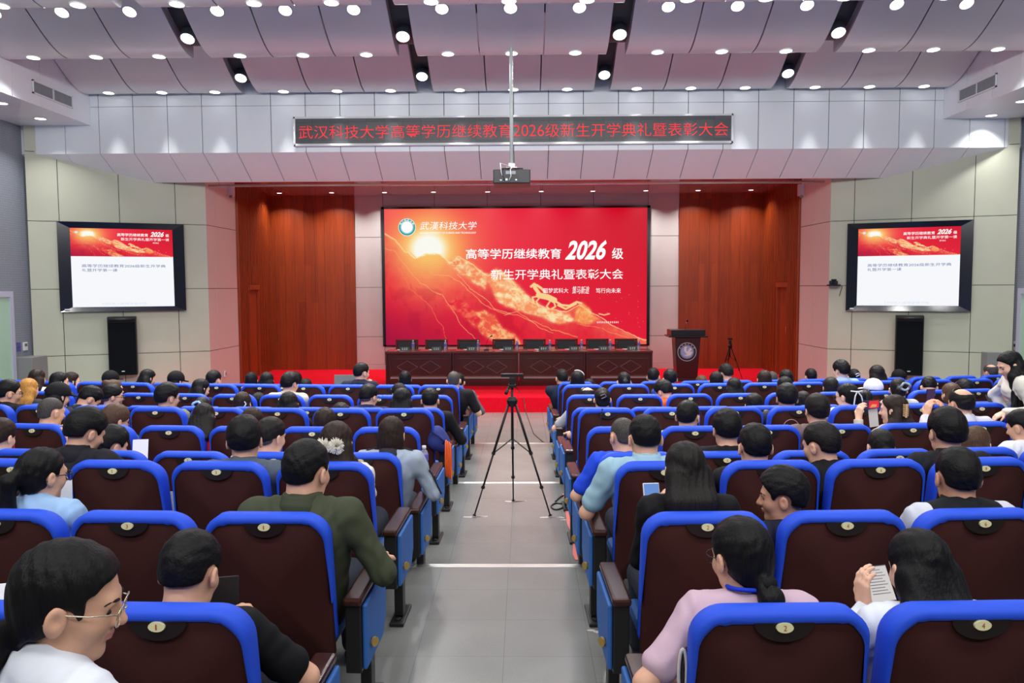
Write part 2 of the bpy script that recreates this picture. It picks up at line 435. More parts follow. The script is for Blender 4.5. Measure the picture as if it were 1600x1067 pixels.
struct(ceiling())
# side soffits with a vent in the vertical face
XS = 7.50; ZSO = 1.888 + 2.896
for side, s in (('left', -1), ('right', 1)):
    mb = MB(); y = -6.0; g = 0.004; step = 0.72; y = YF
    while y > -6:
        mb.mi = 0; X = s * XS
        mb.box(min(X, X + s * 0.03), max(X, X + s * 0.03), y - step + g, y - g, ZSO, 6.3)
        mb.box(min(s * (XS + .031), s * 8.9), max(s * (XS + .031), s * 8.9), y - step + 0.002, y - 0.002, ZSO, ZSO + 0.02)
        y -= step
    mb.mi = 1; X = s * (XS + 0.02)
    mb.quad((X, -6, ZSO + 0.03), (X, YF, ZSO + 0.03), (X, YF, 6.3), (X, -6, 6.3))
    mb.quad((X + s * .012, -6, ZSO + 0.012), (X + s * .012, YF, ZSO + 0.012), (s * 8.9, YF, ZSO + 0.012), (s * 8.9, -6, ZSO + 0.012))
    struct(mb.build('ceiling_soffit_' + side, [W_ALU, W_GAP]))
    # vent grille
    pts = [at(50, 140, X=-XS), at(112, 160, X=-XS)] if s < 0 else [at(1558, 136, X=XS), at(1499, 156, X=XS)]
    y0, y1 = sorted((pts[0].y, pts[1].y)); zc = ZSO + 0.27; hh = 0.105; X = s * (XS - 0.012)
    v = empty('air_vent', (X, (y0 + y1) / 2, zc)); ly = (y1 - y0) / 2
    tag(v, 'slotted air vent in the white soffit above the %s monitor wall' % side, 'vent', 'soffit air vents')
    mb = MB(); t = 0.02
    a, b = -0.012, 0.012
    mb.box(a, b, -ly, ly, hh - t, hh); mb.box(a, b, -ly, ly, -hh, -hh + t); mb.box(a, b, -ly, -ly + t, -hh, hh); mb.box(a, b, ly - t, ly, -hh, hh); mb.box(a, b, -0.008, 0.008, -hh, hh)
    mb.build('vent_frame', W_ALU, v)
    mb = MB(); mb.box(s * 0.006, s * 0.01, -ly, ly, -hh, hh); mb.build('vent_backing', W_DARK, v)
    mb = MB(); q = -ly + 0.03
    while q < ly - 0.02: mb.box(-0.006, 0.006, q, q + 0.012, -hh + t, hh - t); q += 0.034
    mb.build('vent_louvre', mat('vent_louvre', lin((150, 154, 160)), 0.4), v)
# side walls, rear wall, doors
for side, s, X in (('left', -1, -8.75), ('right', 1, 8.86)):
    mb = MB(); mb.box(min(X, X + s * 0.1), max(X, X + s * 0.1), -6, 14.3, -0.6, 6.3)
    struct(mb.build('wall_%s_side' % side, PERF))
    yj = at(20, 500, X=X).y if s < 0 else at(1591, 500, X=X).y
    zt = at(18, 455, X=X).z if s < 0 else at(1594, 450, X=X).z
    mb = MB(); x0, x1 = sorted((X - s * 0.03, X + s * 0.005))
    mb.box(x0, x1, yj - 0.09, yj, -0.6, zt); mb.box(x0, x1, yj - 1.9, yj - 1.8, -0.6, zt); mb.box(x0, x1, yj - 1.8, yj - 0.09, zt - 0.1, zt)
    dr = struct(mb.build('door_%d' % (1 if s < 0 else 2), mat('pale_door_frame', lin((190, 192, 214)), 0.4)))
    mb = MB(); x0, x1 = sorted((X - s * 0.008, X + s * 0.005)); mb.box(x0, x1, yj - 1.8, yj - 0.09, -0.6, zt - 0.1)
    mb.build('door_panel', mat('green_frosted_panel', lin((176, 214, 190)), 0.3), dr)
    mb = MB(); x0, x1 = sorted((X - s * 0.05, X - s * 0.01)); mb.box(x0, x1, yj - 1.7, yj - 1.66, 0.4, 0.9); mb.build('door_handle', CHROME, dr)
    if s < 0: xe = at(59, 580, Y=13.9).x
    else: xe = at(1553, 580, Y=13.9).x
    mb = MB(); x0, x1 = sorted((X, xe)); mb.box(x0, x1, yj + 0.02, 14.6, -0.6, 0.70)
    struct(mb.build('baseboard_%s' % side, GREY, bevel=0.01))
mb = MB(); mb.box(-8.9, 9.0, -6.15, -6, -0.6, 6.3); struct(mb.build('wall_rear', mat('rear_wall', lin((185, 185, 182)), 0.7)))

# ------------------------------------------------------------------ downlights and recessed spots
LENS = emit('lamp_lens', (0.96, 0.98, 1.0), LAMP); LENS2 = emit('spot_lens', (0.96, 0.98, 1.0), SPOT)
def beam(r, size, energy, spread=1.9):
    ld = bpy.data.lights.new('lamp_beam', 'AREA'); ld.shape = 'DISK'; ld.size = size; ld.energy = energy; ld.spread = spread; ld.color = (1.0, 0.985, 0.955)
    lo = bpy.data.objects.new('lamp_beam', ld); COL.objects.link(lo); lo.parent = r; lo.location = (0, 0, -0.012)
def make_down():
    r = empty('ceiling_downlight')
    mb = MB(); mb.lathe([(0.085, -0.004), (0.098, -0.008), (0.102, 0.0), (0.098, 0.012)], 20); mb.build('lamp_ring', WHITE_P, r, smooth=True)
    mb = MB(); mb.disc((0, 0, -0.006), 0.086, (1, 0, 0), (0, -1, 0), 16); mb.build('lamp_lens', LENS, r)
    beam(r, 0.15, BEAM); return r
def make_spot():
    r = empty('recessed_spotlight')
    mb = MB(); mb.lathe([(0.092, -0.002), (0.102, -0.006), (0.104, 0.0), (0.100, 0.17), (0.06, 0.19)], 20); mb.build('lamp_housing', mat('spot_housing', lin((150, 160, 172)), 0.3, metal=0.6), r, smooth=True)
    mb = MB(); mb.disc((0, 0, -0.004), 0.093, (1, 0, 0), (0, -1, 0), 16); mb.build('lamp_lens', LENS2, r)
    beam(r, 0.17, BEAM * 1.3, 1.1); return r
downs = []
PANX = [c + q * 0.928 for c in (-6.1, -3.05, 0, 3.05, 6.1) for q in (-1, 0, 1)]
rows = [(14.09, 0.15, 'on the ceiling edge just above the fascia'), (11.97, 0.15, 'on the second curved ceiling edge'),
        (11.97, 0.99, 'on the slope just past the topmost ceiling edge'), (9.85, 0.15, 'on the topmost curved ceiling edge'), (14.09, 0.95, 'on the slope hidden past the second ceiling edge')]
for L, dy, where in rows:
    if 'hidden' in where: continue
    vis = [x for x in PANX if -20 < proj((x, L - dy, prof(dy)))[0] < 1620]
    for k, x in enumerate(vis):
        downs.append((x, L - dy, prof(dy) - 0.002, math.atan2(prof(dy + .01) - prof(dy - .01), .02),
                      'round white downlight %s, %s from the left' % (where, ordn(k + 1))))
for k, (px, py) in enumerate([(440, 304), (521, 304), (603, 302.5), (679, 302.5), (763, 303), (846, 303), (926, 303), (1008, 302.5), (1089, 302), (1171, 302)]):
    p = at(px, 450, Y=18.85); downs.append((p.x, 18.85, 4.131, 0, 'small round downlight in the glossy stage ceiling, %s from the left' % ordn(k + 1)))
for px, py, s, t in ((63, 185, -1, 'lower round downlight in the soffit above the left side wall'), (2, 161, -1, 'upper round downlight in the soffit above the left side wall'),
                     (1549, 180, 1, 'lower round downlight in the soffit above the right side wall'), (1597, 158, 1, 'upper round downlight in the soffit above the right side wall')):
    p = at(px, py, Z=ZSO); downs.append((p.x, p.y, ZSO - 0.002, 0, t))
D0 = make_down(); DL = copy_tree(D0); dl_used = False
for ch in DL.children:
    if ch.type == 'LIGHT': ch.data = ch.data.copy(); ch.data.spread = 0.65; ch.data.energy = BEAM * .6
DS = copy_tree(D0); ds_used = d0_used = False
for ch in DS.children:
    if ch.type == 'LIGHT': ch.data = ch.data.copy(); ch.data.energy = BEAM * 1.5; ch.data.spread = 2.2
for i, (x, y, z, tilt, lab) in enumerate(downs):
    if 'stage ceiling' in lab:
        o = copy_tree(DS) if ds_used else DS; ds_used = True
    elif 'above the fascia' in lab:
        o = copy_tree(DL) if dl_used else DL; dl_used = True
    else: o = copy_tree(D0) if d0_used else D0; d0_used = True
    # else copy_tree(D0)
    o.location = (x, y, z); o.rotation_euler = (-tilt, 0, 0)
    if 'stage ceiling' in lab: o.scale = (0.62, 0.62, 0.62)
    tag(o, lab, 'ceiling light', 'ceiling downlights')
S0 = make_spot(); k = 0
for L, w in ((14.09, 'lower'), (11.97, 'upper')):
    for j, x in enumerate((-4.575, -1.525, 1.525, 4.575)):
        o = S0 if k == 0 else copy_tree(S0); k += 1
        o.location = (x, L - 0.55, prof(0.55) + 0.02); o.rotation_euler = (math.radians(-32), 0, 0)
        tag(o, '%s spotlight drum in the dark ceiling slot, %s slot from the left' % (w, ordn(j + 1)), 'spotlight', 'spotlights in the ceiling slots')

# ------------------------------------------------------------------ display pictures (what the screens show)
_rng = np.random.RandomState(3)
_lat = _rng.rand(64, 64)
def vnoise(x, y):
    xi = np.floor(x).astype(int); yi = np.floor(y).astype(int); fx = x - xi; fy = y - yi
    fx = fx * fx * (3 - 2 * fx); fy = fy * fy * (3 - 2 * fy)
    g = lambda a, b: _lat[a % 64, b % 64]
    return (g(xi, yi) * (1 - fx) + g(xi + 1, yi) * fx) * (1 - fy) + (g(xi, yi + 1) * (1 - fx) + g(xi + 1, yi + 1) * fx) * fy
def fbm(x, y, o=4):
    r = 0; a = 0.5
    for k in range(o): r = r + a * vnoise(x * 2 ** k + 7 * k, y * 2 ** k + 3 * k); a *= 0.5
    return r / (1 - 0.5 ** o)
def polyd(U, V, pts):
    d = np.full(U.shape, 9.0)
    for (x0, y0), (x1, y1) in zip(pts[:-1], pts[1:]):
        ex, ey = x1 - x0, y1 - y0; t = np.clip(((U - x0) * ex + (V - y0) * ey) / (ex * ex + ey * ey + 1e-9), 0, 1)
        d = np.minimum(d, np.hypot(U - x0 - t * ex, V - y0 - t * ey))
    return d
def inpoly(U, V, pts):
    r = np.zeros(U.shape, bool); n = len(pts)
    for i in range(n):
        (x0, y0), (x1, y1) = pts[i], pts[(i + 1) % n]
        c = ((y0 > V) != (y1 > V)) & (U < (x1 - x0) * (V - y0) / (y1 - y0 + 1e-9) + x0); r ^= c
    return r
def paint(px, py):
    """red-and-gold sunrise over mountains; px,py run in the picture's own 408x217 frame (y down)"""
    def mix(c, k, t): return c * (1 - t[..., None]) + np.array(k, float) * t[..., None]
    wx = px + 7 * (fbm(px / 26, py / 26) - .5) ; wy = py + 9 * (fbm(px / 22 + 40, py / 22) - .5)
    c = np.zeros(px.shape + (3,)) + np.array([232, 24, 54.])
    c = mix(c, (252, 62, 84), np.clip(1 - np.hypot(px - 60, py + 10) / 230, 0, 1) * 0.9)
    c = mix(c, (208, 6, 36), np.clip((px - 240) / 170, 0, 1) * np.clip(1 - py / 200, 0, 1))
    # sun glow
    sd = np.hypot(px - 68, (py - 64))
    c = mix(c, (255, 120, 84), np.exp(-(sd / 92) ** 2) * 0.8); c = mix(c, (255, 176, 80), np.exp(-(sd / 60) ** 2) * 0.95); c = mix(c, (255, 240, 140), np.exp(-(sd / 40) ** 2))
    c = mix(c, (255, 255, 246), np.clip(1.25 * np.exp(-(sd / 27) ** 4), 0, 1))
    rid = [(-5, 36), (16, 48), (32, 66), (48, 78), (64, 72), (86, 72), (102, 86), (114, 76), (138, 90), (160, 107), (174, 98), (196, 112), (226, 148), (252, 160), (284, 164), (302, 154), (320, 166), (342, 178), (364, 192), (392, 204), (412, 210)]
    xs, ys = zip(*rid); ry = np.interp(px, xs, ys) + 5 * (fbm(px / 11, px * 0 + 3) - .5)
    below = np.clip((py - ry) / 1.2, 0, 1); dep = np.clip(py - ry, 0, 400)
    land = np.zeros_like(c) + np.array([228, 16, 48.])
    tex = fbm(wx / 16 + 2, wy / 22); fine = fbm(wx / 5, wy / 5)
    land = mix(land, (255, 134, 92), np.clip(np.exp(-dep / 34) * (0.2 + 1.2 * tex), 0, 1)); land = mix(land, (255, 96, 80), np.clip(np.exp(-((px - 90) / 80) ** 2 - ((py - 110) / 60) ** 2) * (.3 + .8 * tex), 0, 1))
    land = mix(land, (196, 8, 44), np.clip((tex - .5) * 2.6, 0, .5) * np.clip(dep / 50, 0, 1))
    land = mix(land, (150, 8, 66), np.clip((py - 130) / 90, 0, 1) * np.clip(1 - px / 190, 0, 1) * .85)
    land = mix(land, (255, 214, 110), np.exp(-(sd / 60) ** 2) * 0.9)
    c = c * (1 - below[..., None]) + land * below[..., None]
    # golden rock masses
    for pts, hi, lo in (([(100, 84), (114, 75), (138, 89), (164, 107), (156, 128), (138, 116), (118, 102)], (255, 226, 170), (250, 140, 90)),
                        ([(160, 108), (174, 96), (190, 102), (206, 122), (228, 142), (250, 158), (286, 166), (300, 178), (270, 184), (236, 172), (206, 164), (180, 152), (170, 140)], (255, 232, 176), (252, 150, 96)),
                        ([(138, 166), (156, 162), (172, 170), (184, 190), (200, 200), (214, 218), (180, 218), (160, 208), (144, 190), (126, 178)], (255, 196, 130), (240, 90, 66)),
                        ([(296, 178), (298, 160), (308, 152), (320, 158), (332, 176), (318, 184)], (255, 208, 130), (250, 140, 80)),
                        ([(96, 150), (110, 140), (130, 150), (150, 178), (140, 186), (120, 170)], (248, 110, 80), (232, 40, 58))):
        ins = inpoly(wx, wy, pts); d = polyd(wx, wy, pts + pts[:1])
        a = np.where(ins, np.clip(.62 + d / 7, 0, 1), np.clip(1 - d / 4, 0, 1) * .35)
        t = np.clip(.25 + (fbm(wx / 9 + wy / 30, wy / 7 - wx / 24) - .5) * 2.6 + .5 * np.clip(1 - np.abs(fine - .5) * 9, 0, 1), 0, 1)
        c = c * (1 - a[..., None]) + (np.array(hi, float) * t[..., None] + np.array(lo, float) * (1 - t[..., None])) * a[..., None]
    # bright contour lines
    for pts, wd, col in ((rid, 1.3, (255, 226, 160)), ([(-4, 60), (16, 66), (30, 88), (54, 118), (66, 124), (88, 138), (104, 160), (122, 190), (150, 218)], .8, (255, 180, 120)),
                         ([(40, 70), (58, 92), (76, 104), (104, 108), (124, 124), (150, 150), (178, 164), (208, 170), (240, 184), (270, 196), (300, 206)], 1.0, (255, 170, 110)),
                         ([(112, 104), (132, 126), (160, 146), (172, 160), (196, 166)], .8, (255, 200, 140)), ([(20, 90), (40, 128), (66, 150), (90, 190), (96, 218)], .6, (255, 130, 90)),
                         ([(186, 168), (206, 164), (220, 172), (240, 190), (262, 198)], .8, (255, 190, 130)), ([(300, 184), (330, 190), (360, 200), (390, 212)], .7, (255, 160, 110))):
        d = polyd(px + 5 * (fbm(px / 15, py / 15) - .5), py + 6 * (fbm(px / 13 + 9, py / 13) - .5), pts)
        c = mix(c, col, np.clip(1.3 - d / (wd * .72), 0, 1) * .8)
    # a galloping horse of golden cloud
    hb = lambda pts, r: np.clip((r - polyd(px, py, pts)) / 1.0 + .5, 0, 1)
    a = np.zeros(px.shape)
    for pts, r in (([(240, 138), (254, 141), (264, 146)], 4.6), ([(241, 136), (234, 126), (233, 121)], 3.0), ([(233, 120), (228, 124)], 2.0), ([(238, 140), (230, 141), (232, 150)], 1.2), ([(242, 141), (236, 148), (240, 156)], 1.1),
                   ([(263, 148), (266, 156), (260, 160)], 1.3), ([(258, 147), (252, 156), (256, 160)], 1.2), ([(266, 148), (276, 154), (288, 155), (299, 149), (306, 151)], 1.7), ([(237, 122), (244, 127), (250, 133)], 2.0), ([(270, 154), (282, 160), (298, 152)], 1.6), ([(334, 168), (342, 170), (350, 168)], .9)):
        a = np.maximum(a, hb(pts, r))
    c = mix(c, (255, 224, 150), a * .95)
    sp = (vnoise(px * 1.9, py * 1.9) > .965) & (px > 240) & (py > 120) & (py < 190)
    c[sp] = c[sp] * .4 + np.array([255, 210, 170.]) * .6
    c = c * (0.97 + 0.03 * np.sin(py * 2.4))[..., None]
    return np.clip(c, 0, 255)
def pix_mat(s):
    m = bpy.data.materials.new('display_pixels'); m.use_nodes = True; nt = m.node_tree; b = nt.nodes['Principled BSDF']
    a = nt.nodes.new('ShaderNodeAttribute'); a.attribute_name = 'pixels'
    b.inputs['Base Color'].default_value = (0.004, 0.004, 0.004, 1); b.inputs['Roughness'].default_value = 0.5; b.inputs['Specular IOR Level'].default_value = 0.12
    nt.links.new(a.outputs['Color'], b.inputs['Emission Color']); b.inputs['Emission Strength'].default_value = s
    return m
PIX = pix_mat(DISP)
def display(name, x0, x1, z0, z1, nx, nz, fn, parent, y=0.0):
    """flat grid facing -y whose point colours are the shown picture; fn(u, v) with v downwards -> 0..255"""
    u, v = np.meshgrid(np.linspace(0, 1, nx), np.linspace(0, 1, nz))
    rgb = fn(u, v) / 255.0
    rgb = np.where(rgb <= 0.04045, rgb / 12.92, ((rgb + 0.055) / 1.055) ** 2.4)
    co = np.stack([x0 + (x1 - x0) * u, np.full(u.shape, y), z1 + (z0 - z1) * v], -1).reshape(-1, 3)
    i = (np.arange(nz - 1)[:, None] * nx + np.arange(nx - 1)[None]).ravel()
    fs = np.stack([i, i + nx, i + nx + 1, i + 1], 1)
    me = bpy.data.meshes.new(name); me.from_pydata(co.tolist(), [], fs.tolist())
    at_ = me.color_attributes.new('pixels', 'FLOAT_COLOR', 'POINT')
    at_.data.foreach_set('color', np.concatenate([rgb.reshape(-1, 3), np.ones((nx * nz, 1))], 1).astype(np.float32).ravel())
    me.materials.append(PIX); o = bpy.data.objects.new(name, me); COL.objects.link(o); o.parent = parent
    return o
TXT_W = emit('display_white', (1, 1, 1), 1.0 * DISP); TXT_R = emit('led_red', (1.0, 0.035, 0.05), 1.0); TXT_B = emit('display_navy', lin((60, 84, 150)), 1.0)
TXT_F = emit('display_faint_blue', lin((214, 226, 242)), 1.0); TEAL = emit('display_teal', lin((20, 160, 160)), 1.0); DWHITE = emit('display_page', lin((244, 246, 250)), 1.0)
def strokes(mb, x0, x1, z0, z1, n, y=0.0):
    """illegible small characters: n clusters of short bars"""
    rnd = random.Random(int(x0 * 1000) + n); w = (x1 - x0) / n
    for i in range(n):
        a = x0 + w * i + w * 0.12; b = a + w * 0.76; h = z1 - z0
        for t in (0.05, 0.45, 0.85):
            q0 = a + (b - a) * rnd.uniform(0, .2); q1 = b - (b - a) * rnd.uniform(0, .2)
            mb.quad((q0, y, z0 + h * t), (q1, y, z0 + h * t), (q1, y, z0 + h * (t + .13)), (q0, y, z0 + h * (t + .13)))
        m = (a + b) / 2 + (b - a) * rnd.uniform(-.2, .2)
        mb.quad((m - .06 * w, y, z0), (m + .06 * w, y, z0), (m + .06 * w, y, z1), (m - .06 * w, y, z1))
def arc_text(chars, cx, cz, r, a0, a1, size, m, parent, y):
    mb = MB(); n = len(chars)
    for i, ch in enumerate(chars):
        a = math.radians(a0 + (a1 - a0) * i / max(n - 1, 1)); v, f = text_mesh(ch, 0.02); lo, hi = v.min(0), v.max(0)
        vs = []
        for p in v:
            lx = (p[0] - (lo[0] + hi[0]) / 2) * size; lz = (p[1] - 0.38) * size; t = a - PI / 2
            vs.append((cx + r * math.cos(a) + lx * math.cos(t) - lz * math.sin(t), y, cz + r * math.sin(a) + lx * math.sin(t) + lz * math.cos(t)))
        mb.add(vs, f)
    return mb.build('emblem_text', m, parent)

# ------------------------------------------------------------------ the big LED wall on the stage
YS = YB - 0.10
pa, pb = at(599, 541, Y=YS), at(1016, 321, Y=YS)
LW = empty('led_wall', ((pa.x + pb.x) / 2, YS, (pa.z + pb.z) / 2))
tag(LW, 'huge red LED wall with sunrise picture and white headline behind the stage table', 'screen')
hw, hh = (pb.x - pa.x) / 2, (pb.z - pa.z) / 2
mb = MB(); mb.box(-hw, hw, 0.012, 0.09, -hh, hh)
for a, b, c, d in ((-hw, hw, hh - 0.05, hh), (-hw, hw, -hh, -hh + 0.03), (-hw, -hw + 0.07, -hh, hh), (hw - 0.07, hw, -hh, hh)): mb.box(a, b, -0.02, 0.09, c, d)
mb.build('screen_frame', mat('black_gloss_frame', (0.01, 0.01, 0.012), 0.25), LW)
sx0, sx1, sz0, sz1 = -hw + 0.07, hw - 0.07, -hh + 0.03, hh - 0.05
display('screen', sx0, sx1, sz0, sz1, 461, 245, lambda u, v: paint(u * 408, v * 217), LW)
def sxz(px, py): p = at(px, py, Y=YS); return p.x - LW.location.x, p.z - LW.location.z
def stext(name, body, px0, px1, py1, py0, m=TXT_W, bold=0.02, shear=0.0):
    (x0, z0), (x1, z1) = sxz(px0, py0), sxz(px1, py1)
    return text(name, body, x0, x1, z0, z1, m, LW, y=-0.006, bold=bold, shear=shear)
stext('headline', '高等学历继续教育', 728, 877, 388, 405, bold=0.012)
stext('headline', '2026', 883, 948, 375, 406, bold=0.03, shear=0.35)
stext('headline', '级', 956, 974, 387, 405, bold=0.012)
stext('headline', '新生开学典礼暨表彰大会', 767, 974, 420, 437, bold=0.005)
stext('slogan', '圆梦武科大', 849, 888, 450, 458, bold=0.0)
stext('slogan', '策马新途', 894, 921, 447, 459, bold=0.0, shear=0.2)
stext('slogan', '笃行向未来', 931, 970, 450, 458, bold=0.0)
stext('institution_name', '武漢科技大学', 656, 745, 346, 359, bold=0.0, shear=0.15)
stext('institution_name', 'WUHAN UNIVERSITY OF SCIENCE AND TECHNOLOGY', 656, 744, 362, 365.5, bold=0.01)
mb = MB(); (x0, z0), (x1, z1) = sxz(932, 505), sxz(967, 502); strokes(mb, x0, x1, z0, z1, 12, -0.006); mb.build('small_print', TXT_W, LW)
ex, ez = sxz(636, 355); rr = 13.5 / F * (YS) 
mb = MB(); mb.disc((ex, -0.004, ez), rr, (1, 0, 0), (0, 0, 1), 40); mb.build('emblem', TXT_W, LW)
mb = MB(); mb.ring((ex, -0.006, ez), rr * .66, rr * .95, (1, 0, 0), (0, 0, 1), 40); mb.build('emblem_ring', TEAL, LW)
arc_text('武漢科技大学', ex, ez, rr * .80, 150, 30, rr * .26, TXT_W, LW, -0.008)
mb = MB(); mb.ring((ex, -0.008, ez), rr * .72, rr * .75, (1, 0, 0), (0, 0, 1), 40); mb.build('emblem_line', TXT_W, LW)

# ------------------------------------------------------------------ red LED text banner on the fascia
ya = YF - 0.09
pa, pb = at(459, 227, Y=ya), at(1146, 179, Y=ya)
BN = empty('led_banner', ((pa.x + pb.x) / 2, ya, (at(800, 180, Y=ya).z + at(800, 226, Y=ya).z) / 2))
tag(BN, 'long dark LED banner with glowing red characters on the white fascia', 'sign')
hw = (pb.x - pa.x) / 2; hh = (at(800, 180, Y=ya).z - at(800, 226, Y=ya).z) / 2
mb = MB()
for a, b, c, d in ((-hw, hw, hh - 0.035, hh), (-hw, hw, -hh, -hh + 0.04), (-hw, -hw + 0.035, -hh, hh), (hw - 0.035, hw, -hh, hh)): mb.box(a, b, -0.01, 0.088, c, d)
mb.build('banner_frame', mat('banner_frame', lin((216, 218, 222)), 0.35), BN, bevel=0.004)
def led_panel_mat():
    m, nt, b = node_mat('led_matrix', 0.35)
    tc = N(nt, 'ShaderNodeTexCoord'); sp = N(nt, 'ShaderNodeSeparateXYZ'); nt.links.new(tc.outputs['Object'], sp.inputs[0])
    cb = N(nt, 'ShaderNodeCombineXYZ'); nt.links.new(sp.outputs[0], cb.inputs[0]); nt.links.new(sp.outputs[2], cb.inputs[1])
    br = N(nt, 'ShaderNodeTexBrick', offset=0.0); nt.links.new(cb.outputs[0], br.inputs['Vector'])
    br.inputs['Scale'].default_value = 1; br.inputs['Brick Width'].default_value = 0.32; br.inputs['Row Height'].default_value = 0.16; br.inputs['Mortar Size'].default_value = 0.003
    br.inputs['Color1'].default_value = (*lin((78, 82, 88)), 1); br.inputs['Color2'].default_value = (*lin((62, 66, 72)), 1); br.inputs['Mortar'].default_value = (*lin((50, 52, 56)), 1)
    nt.links.new(br.outputs['Color'], b.inputs['Base Color']); return m
mb = MB(); mb.box(-hw + 0.03, hw - 0.03, 0.01, 0.08, -hh + 0.035, hh - 0.03); mb.build('led_panel', led_panel_mat(), BN)
def bxz(px, py): p = at(px, py, Y=ya); return p.x - BN.location.x, p.z - BN.location.z
for body, x0, x1, y0, y1 in (('武汉科技大学高等学历继续教育', 467, 800, 190.5, 213.5), ('2026', 802.5, 850, 192, 210.5), ('级新生开学典礼暨表彰大会', 852, 1138, 189, 212)):
    (a, c), (b, d) = bxz(x0, y1), bxz(x1, y0); zc = -0.01
    h = d - c; text('banner_text', body, a, b, zc - h / 2, zc + h / 2, TXT_R, BN, y=0.004, bold=-0.006)

# ------------------------------------------------------------------ wall screens and loudspeakers on the angled walls
def wall_frame(A, B, px, py):
    u, z = wall_hit(px, py, A, B); A_ = Vector((*A, 0)); d = (Vector((*B, 0)) - A_).normalized()
    return A_ + d * u + Vector((0, 0, z)), math.atan2(d.y, d.x)
def on_wall(A, B, px, py, org, ang):
    u, z = wall_hit(px, py, A, B); A_ = Vector((*A, 0)); d = (Vector((*B, 0)) - A_).normalized(); p = A_ + d * u
    r = Vector((math.cos(ang), math.sin(ang), 0))
    return (p - Vector((org.x, org.y, 0))).dot(r), z - org.z
BEZ = mat('navy_black_bezel', lin((26, 30, 44)), 0.16, spec=0.8)
for side, A, B, outer, inner, lab in (
        ('left', P1L, P2L, ((92.5, 347.5), (289, 486)), ((112, 358), (271, 479)), 'wall screen with red banner over a white page above the left loudspeaker'),
        ('right', P2R, P1R, ((1323, 347), (1518, 486)), ((1340, 356), (1499, 477.5)), 'wall screen with red banner over a white page above the right loudspeaker')):
    cx_, cy_ = (outer[0][0] + outer[1][0]) / 2, (outer[0][1] + outer[1][1]) / 2
    org, ang = wall_frame(A, B, cx_, cy_)
    o = empty('wall_screen', org, ang); tag(o, lab, 'screen', 'screens on the angled walls')
    ox0 = on_wall(A, B, outer[0][0], cy_, org, ang)[0]; ox1 = on_wall(A, B, outer[1][0], cy_, org, ang)[0]
    oz1 = on_wall(A, B, cx_, outer[0][1] + (1.5 if side == 'left' else 0), org, ang)[1]; oz0 = on_wall(A, B, cx_, outer[1][1], org, ang)[1]
    ix0 = on_wall(A, B, inner[0][0], cy_, org, ang)[0]; ix1 = on_wall(A, B, inner[1][0], cy_, org, ang)[0]
    iz1 = on_wall(A, B, cx_, inner[0][1], org, ang)[1]; iz0 = on_wall(A, B, cx_, inner[1][1], org, ang)[1]
    mb = MB(); y0, y1 = -0.02, -0.11
    O_ = [(ox0, y0, oz0), (ox1, y0, oz0), (ox1, y0, oz1), (ox0, y0, oz1)]; T_ = [(ox0, y1, oz0), (ox1, y1, oz0), (ox1, y1, oz1), (ox0, y1, oz1)]
    I_ = [(ix0, y1 + 0.05, iz0), (ix1, y1 + 0.05, iz0), (ix1, y1 + 0.05, iz1), (ix0, y1 + 0.05, iz1)]
    for k in range(4):
        j = (k + 1) % 4
        mb.quad(O_[k], O_[j], T_[j], T_[k]); mb.quad(T_[k], T_[j], I_[j], I_[k])
    mb.quad(*O_)
    mb.build('screen_bezel', BEZ, o)
    ys = y1 + 0.045; zm = iz1 - (iz1 - iz0) * 0.355
    display('screen', ix0, ix1, zm, iz1, 170, 50, lambda u, v: paint(u * 408, 20 + v * 190), o, y=ys)
    mb = MB(); mb.quad((ix0, ys, iz0), (ix1, ys, iz0), (ix1, ys, zm), (ix0, ys, zm)); mb.build('screen_page', DWHITE, o)
    W_, H_ = ix1 - ix0, iz1 - iz0
    def mt(nm, body, u0, u1, v0, v1, m, **k): text(nm, body, ix0 + W_ * u0, ix0 + W_ * u1, iz1 - H_ * v1, iz1 - H_ * v0, m, o, y=ys - 0.004, **k)
    mt('headline', '高等学历继续教育', .45, .755, .055, .095, TXT_W, bold=.012); mt('headline', '2026', .775, .915, .03, .095, TXT_W, bold=.03, shear=.35); mt('headline', '级', .93, .965, .055, .095, TXT_W, bold=.012)
    mt('headline', '新生开学典礼暨开学第一课', .485, .965, .112, .150, TXT_W, bold=.004)
    mt('slogan', '策马新途', .80, .86, .165, .185, TXT_W, bold=0); mt('institution_name', '武漢科技大学', .10, .22, .04, .065, TXT_W)
    mb = MB(); mb.disc((ix0 + W_ * .06, ys - .004, iz1 - H_ * .052), W_ * .018, (1, 0, 0), (0, 0, 1), 20, r2=W_ * .012); mb.build('emblem', TXT_F, o)
    mt('page_text', '高等学历继续教育2026级新生开学典', .10, .92, .455, .495, TXT_B); mt('page_text', '礼暨开学第一课', .10, .44, .51, .55, TXT_B)
    mt('page_caption', '扫码进入直播查看详情', .28, .72, .945, .975, TXT_F)
    mb = MB(); mb.box(ox0 + 0.07, ox0 + 0.14, y1 - 0.003, y1 + 0.02, oz0 + 0.03, oz0 + 0.055); mb.build('badge_sticker', WHITE_P, o)
SPK = mat('black_speaker_cloth', (0.004, 0.005, 0.007), 0.9, spec=0.12, bump=0.3, bscale=400)
